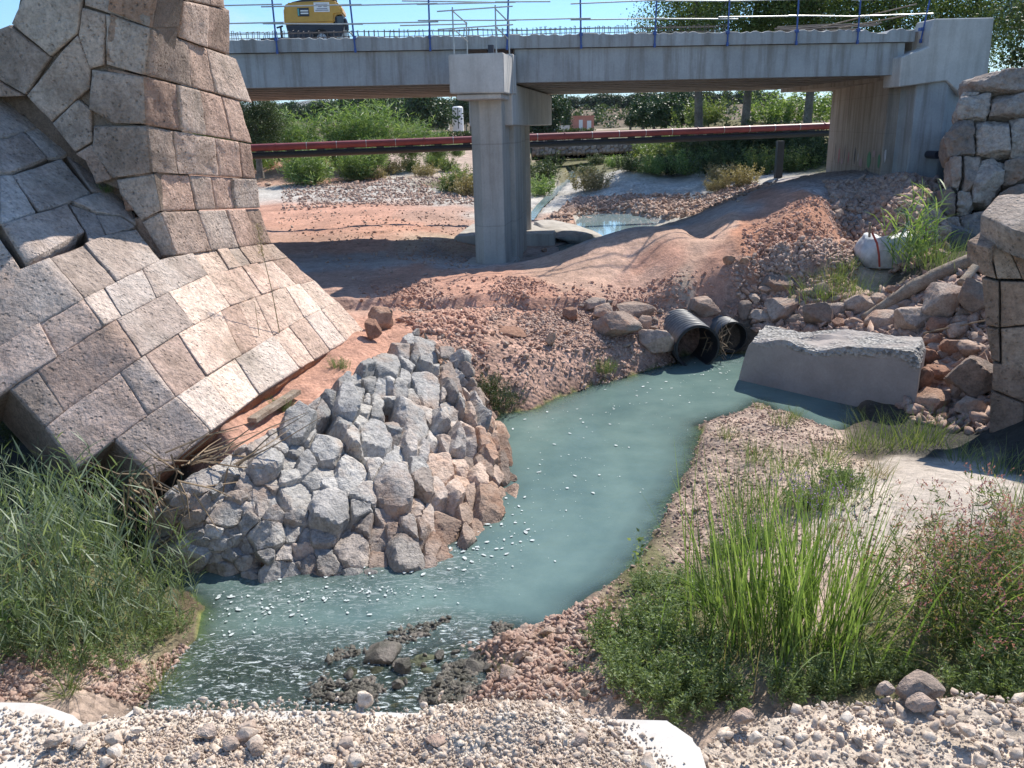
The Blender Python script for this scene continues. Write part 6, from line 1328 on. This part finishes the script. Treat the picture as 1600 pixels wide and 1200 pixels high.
# ------------------------------------------------------------------ beyond the bridge: canes, shrubs, trees
CN = []
for i in range(3):
    hq_ = herb(405+i, 110, 5.0, 1.9, .8, .085, 34, 'cane', .2)[0]; CN.append(hq_)
k = 0
for (x, y, z, s, lab) in [(-25.5,77,3.3,.95,'far left end of the cane thicket'),(-22.6,75,3.2,.92,'second from the left in the cane thicket'),(-20,77,3.2,1.0,'above the first low cane clump'),(-17.2,76,3.2,.9,'left of the middle of the thicket'),(-14.4,77,3.2,1.1,'middle of the cane thicket'),(-11.4,76,3.2,1.1,'right of the middle of the thicket'),(-8.6,78,3.2,0.8,'tall one near the right end'),(-6.2,79,3.2,.55,'lower one near the right end'),(-4.6,80,3.2,.35,'small one at the right end of the thicket'),(-16,72,2.7,.6,'low one in front of the middle'),(-21,72,2.7,.6,'low one in front at the left'),(-11,72,2.7,.55,'low one in front at the right')]:
    plant('cane_thicket', f'green giant cane stand behind the bridge, {lab}', 'canes', CN[k % 3], (x, y, z), k*1.9, s*.84, 'cane thicket behind the bridge'); k += 1
CN2 = [herb(410+i, 130, 2.5, 1.25, .42, .06, 46, 'cane', .35)[0] for i in range(2)]
for (u, v, s, lab) in ((482,288,1.05,'bushy cane clump on the flat, left one under the red pipe'),(560,281,.95,'bushy cane clump on the flat, right one under the red pipe'),(680,262,.6,'low cane clump at the right end under the red pipe'),(530,262,.6,'small cane clump between the two bushy ones')):
    plant('cane_clump', lab, 'canes', CN2[k % 2], ground(u, v), k, s); k += 1
FS = [herb(420+i, 90, 1.4, 1.0, .16, .06, 34, mt, .4)[0] for i, mt in enumerate(('grass', 'olive', 'dry', 'cane'))]
FSL = [(612,272,.9,2),(640,268,1.,0),(665,276,.8,2),(700,268,.9,0),(720,300,1.3,0),(735,305,1.1,2),(705,298,.7,0),(590,280,.6,2),(925,298,1.1,2),(858,262,1.2,1),(845,285,1.3,1),(870,250,1.3,3),(842,305,1.,3),(905,250,1.3,3),(930,258,.8,1),(960,262,.8,3),(915,275,.7,1),(985,268,.8,1),(1020,272,.9,3),(1050,274,1.1,1),(1080,272,1.2,3),(1110,274,1.2,1),(1150,270,1.2,1),(1185,272,1.1,0),(1130,285,.8,2),(1160,290,.8,2),(1240,268,1.,0),(1260,262,1.2,1),(1275,250,1.3,1),(1100,250,1.4,1),(1150,240,1.5,1),(1200,240,1.5,1),(1060,235,1.3,3),(1010,240,1.2,3),(1250,240,1.4,1),(1120,300,.6,2),(400,255,1.,2),(420,262,.8,2)]
FLM = [('red pipe, far left',480,240),('pier column',760,300),('far stream',880,290),('dark bank under the poplars',1150,250),('support post',1220,270),('gravel bar',1050,290),('abutment wall',1290,260),('far stone wall',900,235)]
for i, (u, v, s, kk) in enumerate(FSL):
    l = min(FLM, key=lambda l: math.hypot(l[1]-u, 2*(l[2]-v))); rel = ('right of' if u > l[1] else 'left of'); c_ = ('pale green', 'dark green', 'dry brownish', 'bright green')[kk]
    lab = f'{c_} shrub {rel} the {l[0]}'
    if lab in USED: lab = f'{c_} shrub {"just" if abs(u-l[1])<50 else "further"} {rel} the {l[0]}, {"higher" if v < l[2] else "lower"}'
    if lab in USED: lab = f'{"larger" if s > 1.1 else "smaller"} '+lab
    USED[lab] = 1; plant('shrub', lab, 'shrub', FS[kk], ground(u, v, hi=140), i*1.1, s, 'shrubs upstream')
def crown(seed, n, rx, rz, leaf, mat, cl=60, hollow=.35, clr=.17):
    q = np.random.default_rng(seed); C_ = q.normal(size=(cl, 3)); C_ /= np.linalg.norm(C_, axis=1)[:, None]; C_ *= (hollow+(1-hollow)*q.random((cl, 1))**.6)*np.array([rx, rx, rz])*(.75+.35*q.random((cl, 1)))
    i = q.integers(cl, size=n); r = clr*(rx+rz)/2*(.6+.8*q.random(cl)); P = C_[i]+q.normal(0, 1, (n, 3))*r[i][:, None]*[1, 1, .75]
    D = q.normal(0, 1, (n, 3)); D[:, 2] -= .3; V, F = leaves(P, D, leaf*q.uniform(.6, 1.3, n), leaf*.75*q.uniform(.7, 1.2, n), q); return mesh_np('crown', V, F, M[mat]), C_
def tree(name, label, cat, cr, C_, x, y, z, h, rx, rz, tr, rot=0., lean=0., group=None, forks=7, sc=1.):
    t_ = thing(name, label, cat, (x, y, z), group); b = np.array([x, y, z]); top = b+[lean, 0, h-rz*.9]; mid_ = b+[lean*.3, 0, (h-rz)*.45]
    MB().tube([b-[0, 0, .5], b+[0, 0, .6], mid_, top, top+[0, 0, rz*.8]], [tr*1.35, tr, tr*.85, tr*.6, tr*.15], 10).part('trunk', M['bark'], t_)
    cc = b+[lean, 0, h-rz]; q = np.random.default_rng(int(abs(x*100)))
    for k in range(forks):
        e = cc+(Matrix.Rotation(rot, 3, 'Z') @ Vector(C_[q.integers(len(C_))]*sc))[:] if False else cc+C_[q.integers(len(C_))]*.8*sc
        s = mid_+(top-mid_)*q.uniform(.2, 1); MB().tube([s, (s+e)/2+[0, 0, -.2], e], [tr*.38, tr*.22, tr*.06], 6).part('limb', M['bark'], t_)
    c = put('crown', cr, t_, loc=(lean, 0, h-rz), scale=sc); return t_
PO = [crown(500+i, 25000, 4.6, 6.2, .17, 'poplar', 130, .2, .115) for i in range(3)]
for i, (x, y, z, h, ln, sc, lab) in enumerate(((13.8,62,4.2,14.6,-.6,.95,'poplar with pale leaning trunk, first from the left behind the bridge'),(17.6,64,4.8,16.,.5,1.05,'poplar with forked trunk, second from the left behind the bridge'),(21.5,62,5.,15.5,.2,1.,'poplar with dark trunk, third from the left behind the bridge'),(25.5,60,5.2,14.5,.5,1.,'poplar nearest the abutment behind the bridge'),(30.5,58,5.4,11.5,0,.8,'lower poplar behind the end of the railing'))):
    tree('poplar_tree', lab, 'tree', PO[i % 3][0], PO[i % 3][1], x, y, z, h, 4.6, 6.2*sc, .32, 0, ln, 'poplars behind the bridge', 9, sc)
MB_ = thing('tree_fork', 'x', 'tree') if False else None
DT = crown(520, 42000, 4.2, 4.6, .16, 'olive', 80, .25, .15)
tree('broadleaf_tree', 'dark dense tree rising behind the boulder wall at the right edge', 'tree', DT[0], DT[1], 23.5, 34, 4., 12., 4.2, 4.6, .3)
tree('broadleaf_tree', 'second dark tree behind the concrete end block, further right', 'tree', DT[0], DT[1], 28, 40, 4., 11., 4.2, 4.6, .3, 1.)
tree('broadleaf_tree', 'dark broad tree at the left end of the cane thicket', 'tree', DT[0], DT[1], -19.8, 69, 2.8, 6.6, 2.6, 2.6, .25, sc=.58)
for i, (x, y, s, lab) in enumerate(((12.5,59,.9,'left of the first poplar trunk'),(16,60,1.0,'between the first and second poplar trunks'),(19.5,60,1.,'between the second and third poplar trunks'),(23.5,58,1.2,'between the third and last poplar trunks'),(27.5,57,1.3,'right of the last poplar trunk'),(21.5,68,1.9,'behind the third poplar'),(16.,70,1.6,'behind the second poplar'),(27,68,2.2,'behind the last poplar'),(12,68,1.6,'behind the first poplar'))):
    plant('bank_bush', f'leafy green bush on the bank {lab}', 'bush', FS[3 if i % 2 else 0], (x, y, float(H(x, y))), i, s, 'bushes under the poplars')
PN = [crown(530+i, 5200, 3.4, 2.6, .42, 'pine', 40, .3, .2) for i in range(3)]
PNL = [(835,200,120,4.2,'tall pine just right of the pier'),(846,200,125,5.,'tall pine beside the pier, right half'),(855,198,118,3.6,'pine left of the pink building'),(735,190,170,5.,'pine touching the left side of the pier'),(640,196,150,4.,'pine left of the white tank, third'),(655,194,150,4.6,'pine left of the white tank, second'),(668,196,140,5.2,'round dark pine left of the white tank'),(690,190,210,5.,'pine just left of the white tank, farther'),
       (560,190,180,4.8,'pine above the middle of the canes'),(580,188,190,5.,'pine above the canes right of the middle'),(600,188,180,5.,'pine in a row above the canes, fourth'),(618,190,190,5.,'pine in a row above the canes, fifth'),(545,190,170,4.4,'dark pine above the canes'),(505,192,160,3.6,'small round pine above the left canes'),(700,188,230,4.6,'far pine right of the row'),(715,188,240,4.6,'far pine behind the tank'),(728,186,240,5.4,'far pine right of the tank'),
       (1005,196,110,2.8,'dark round tree right of the brown hillside'),(1022,196,105,2.8,'dark round tree left of the first poplar'),(1040,198,95,2.6,'light bushy tree at the foot of the hillside'),(985,200,115,1.2,'low bushy tree beside the grey mound'),(1060,194,100,3.2,'tree behind the first poplar')]
for i, (u, v, Y, h, lab) in enumerate(PNL):
    p_ = gy(u, v, Y); s = h/4.6; tree('pine_tree', lab, 'tree', PN[i % 3][0], PN[i % 3][1], p_[0], Y, 4.2, h+max(0, p_[2]-4.2)*.9+.5, 3.4, 2.6*s, .2, 0, 0, 'trees in the distance', 3, s)
cy = gy(884, 206, 175); cyp = crown(540, 5000, .75, 2.9, .3, 'pine', 60, .1, .22); tree('cypress_tree', 'slim dark cypress in front of the pink building', 'tree', cyp[0], cyp[1], cy[0], 175, cy[2], 5.8, .8, 2.9, .12, forks=1)
# pink building, wall, tank
pb = gy(874, 205, 185); pe = gy(928, 204, 185); hb = gy(900, 182.5, 185)[2]-pb[2]
B_ = thing('pink_building', 'low flat-roofed salmon pink building with pale doors in the distance', 'building', (pb[0], 185, pb[2]))
wdt = pe[0]-pb[0]; MB().box((pb[0]+wdt/2, 189, pb[2]+hb/2), (wdt, 8, hb)).part('wall', M['pinkwall'], B_); MB().box((pb[0]+wdt/2, 189, pb[2]+hb+.1), (wdt+.3, 8.3, .2)).part('roof', M['pinkwall'], B_)
for f_, w_, h_ in ((.62, .8, 2.2), (.86, .9, 2.), (.12, .7, 1.2)): MB().box((pb[0]+wdt*f_, 184.97, pb[2]+h_/2), (w_, .1, h_)).part('door' if h_ > 1.5 else 'window', M['white'] if h_ > 1.5 else M['glass'], B_)
ww = gy(832, 200, 165), gy(890, 199, 165); V, F = MB().box(((ww[0][0]+ww[1][0])/2, 165, ww[0][2]-.2), (ww[1][0]-ww[0][0], .3, 1.1)).done(); put('garden_wall', mesh_np('garden_wall', V, F, M['white_slab']), label='long low white wall left of the pink building', cat='wall')
tk = gy(716, 200, 150); hh_ = gy(716, 166, 150)[2]-tk[2]; T_ = thing('storage_tank', 'tall white storage tank with a dark vertical seam in the distance', 'tank', tk)
MB().tube([tk-[0, 0, .6], tk+[0, 0, hh_*.94], tk+[0, 0, hh_]], [.95, .95, .6], 24).part('tank_shell', M['white'], T_); MB().box(tk+[0.1, -.97, hh_*.45], (.14, .08, hh_*.95)).part('seam', M['dark'], T_)
lw = gy(650, 199, 140), gy(700, 198, 140); V, F = MB().box(((lw[0][0]+lw[1][0])/2, 142, lw[0][2]), (lw[1][0]-lw[0][0], 3, .9)).done(); put('low_shed', mesh_np('low_shed', V, F, M['white_slab']), label='low white roofed shed left of the tank in the distance', cat='shed')
# far riprap wall across the stream
fw = thing('far_stone_wall', 'long pinkish rubble-stone wall lining the far bank under the red pipe', 'stone wall', (8, 88, 3.))
qf = np.random.default_rng(9); x0_, x1_ = gy(832, 235, 88)[0], gy(1070, 228, 92)[0]; Lw = x1_-x0_; sd_ = []
tr = 0
while len(sd_) < 120 and tr < 8000:
    tr += 1; c = np.array([qf.uniform(0, Lw), qf.uniform(0, 1.5)])
    if all(np.linalg.norm(c-s) > .38 for s in sd_): sd_.append(c)
cl = voronoi(np.array(sd_), qf.uniform(-.02, .02, len(sd_)), [(0, 0), (Lw, 0), (Lw, 1.5), (0, 1.5)])
zb0, zb1 = gy(832, 243, 88)[2], gy(1070, 233, 92)[2]; nf2 = nrm(np.array([0, -1., .5]))
for P in cl:
    if P is None: continue
    P3_ = [np.array([x0_+p[0], 88+4*p[0]/Lw+p[1]*.45, zb0+(zb1-zb0)*p[0]/Lw+p[1]*.9]) for p in P]
    packed_rock(P3_, nf2, fw, M['boulder'], bulge=.2, back=.5, gap=.02, sub=2, tint=(1, 1, 1), amp=.05, k=24, q=qf)
MB().prism([np.array([x0_, 88.6, zb0-.5]), np.array([x1_, 92.6, zb1-.5]), np.array([x1_, 93.3, zb1+1.3]), np.array([x0_, 89.3, zb0+1.3])], (0, 4, 0)).part('earth_backing', M['soil'], fw)
hd = thing('field_hedge', 'long low dark hedge line across the far field', 'hedge', (0, 118, 4.6))
hq = np.random.default_rng(3); n = 9000; P = np.c_[hq.uniform(-14, 12, n), hq.normal(118, .4, n), hq.uniform(4.0, 5.35, n)]; V, F = leaves(P, hq.normal(size=(n, 3)), np.full(n, .3), np.full(n, .2), hq); part('foliage', V, F, M['olive'], hd)
# hills
def hill(name, pts, y0, depth, base, cols, seed, mat=None, nx=260, ny=40, amp=1.):
    pts = np.array([gy(u, v, y0) for u, v in pts]); xx = np.linspace(pts[:, 0].min(), pts[:, 0].max(), nx); top = np.interp(xx, pts[:, 0], pts[:, 2]); V = []
    tt = np.linspace(0, 1, ny)
    for t_ in tt:
        pr = math.sin(min(1, t_*1.6)*math.pi/2)*(1 if t_ < .7 else 1-(t_-.7)*1.5)
        z = base+(top-base)*pr; y = np.full(nx, y0-depth+depth*2*t_); P = np.c_[xx, y, z]; P[:, 2] += amp*fbm(P*[1, 1, 0], 8./abs(depth), 4)*pr; V.append(P)
    V = np.concatenate(V); id_ = np.arange(nx*ny).reshape(ny, nx); FF = np.stack([id_[:-1, :-1], id_[:-1, 1:], id_[1:, 1:], id_[1:, :-1]], -1).reshape(-1, 4)
    return put(name, mesh_np(name, V, FF, mat, True), kind='structure')
M['hillside'] = mat_stone('terraced_hillside', [(.10,.095,.05), (.24,.17,.12), (.30,.23,.17)], .06, .5, bump=.8, vary=0, stain=((.05,.075,.03), .12, .85), bumpdist=.6)
M['mountain'] = mat_stone('far_mountain', [(.10,.10,.08), (.14,.13,.10), (.18,.16,.12)], .002, .01, bump=.3, vary=0, bumpdist=4)
hill('hillside', [(700,178),(800,170),(860,168),(900,166),(960,167),(1010,165),(1060,163),(1200,160),(1500,158)], 360, 90, 4, None, 1, M['hillside'], amp=1.5)
hill('hillside', [(-600,185),(0,180),(300,182),(420,186),(520,184),(600,178),(700,180),(760,182)], 300, 70, 4, None, 2, M['hillside'], amp=1.)
hill('mountain', [(-3000,150),(-1000,140),(0,150),(250,168),(380,163),(460,158),(520,157),(600,166),(660,156),(730,164),(900,176),(1200,178),(2500,165)], 5200, 1500, 0, None, 3, M['mountain'], amp=25)
# pines on the crests
qh = np.random.default_rng(12); NTH = 'first second third fourth fifth sixth seventh eighth ninth tenth eleventh twelfth thirteenth fourteenth fifteenth sixteenth seventeenth eighteenth nineteenth twentieth'.split()
for i in range(34):
    right = i < 20; u = (862+i*18+qh.uniform(-5, 5)) if right else (440+(i-20)*22+qh.uniform(-8, 8)); Y = 352 if right else 290; v = np.interp(u, [700,860,1060,1500], [178,168,163,158]) if right else np.interp(u, [420,600,760], [186,178,182])
    p_ = gy(u, v, Y); s = qh.uniform(.9, 1.7); o = put('pine_tree', None, loc=(p_[0], Y, p_[2]-1.), label=f'{NTH[i if right else i-20]} far pine from the left on the {"brown hillside crest" if right else "low left hill"}', cat='tree', group='pines on the far crest' if right else 'pines on the low left hill')
    c = put('crown', PN[i % 3][0], o, loc=(0, 0, 2.6), scale=(s, s, s*.8)); c2 = MB().tube([(0, 0, -1), (0, 0, 2.6)], .25, 6).done(); put('trunk', mesh_np('trunk', c2[0], c2[1], M['bark']), o)
hs = np.random.default_rng(44); n = 16000; cl_ = np.c_[hs.uniform(-60, 190, 420), hs.uniform(275, 360, 420)]; ci = hs.integers(420, size=n); P = cl_[ci]+hs.normal(0, 1.1, (n, 2))
def hill_z(P):
    xx = np.array([gy(u, v, 360)[[0, 2]] for u, v in ((700,178),(800,170),(860,168),(900,166),(960,167),(1010,165),(1060,163),(1200,160),(1500,158))]); top = np.interp(P[:, 0], xx[:, 0], xx[:, 1]); t_ = (P[:, 1]-270)/180; return 4+(top-4)*np.sin(np.clip(t_*1.6, 0, 1)*math.pi/2)
V, F = leaves(np.c_[P, hill_z(P)+hs.uniform(-.3, 1.8, n)], hs.normal(size=(n, 3)), np.full(n, 1.1), np.full(n, .8), hs); put('hillside_scrub', mesh_np('hillside_scrub', V, F, M['olive']), kind='stuff')
# ------------------------------------------------------------------ air
hz = bpy.data.meshes.new('haze'); bm = bmesh.new(); bmesh.ops.create_cube(bm, size=1); bmesh.ops.transform(bm, matrix=Matrix.Diagonal((26000, 14000, 420, 1)), verts=bm.verts); bm.to_mesh(hz); bm.free()
HAZE = True
if HAZE:
    m, nt, out = new_mat('haze'); pv = nt.nodes.new('ShaderNodeVolumePrincipled'); pv.inputs['Color'].default_value = (.82, .90, 1, 1); pv.inputs['Density'].default_value = .00006; nt.links.new(pv.outputs[0], out.inputs[1]); hz.materials.append(m)
    put('haze', hz, loc=(0, 4000, 190), kind='stuff')
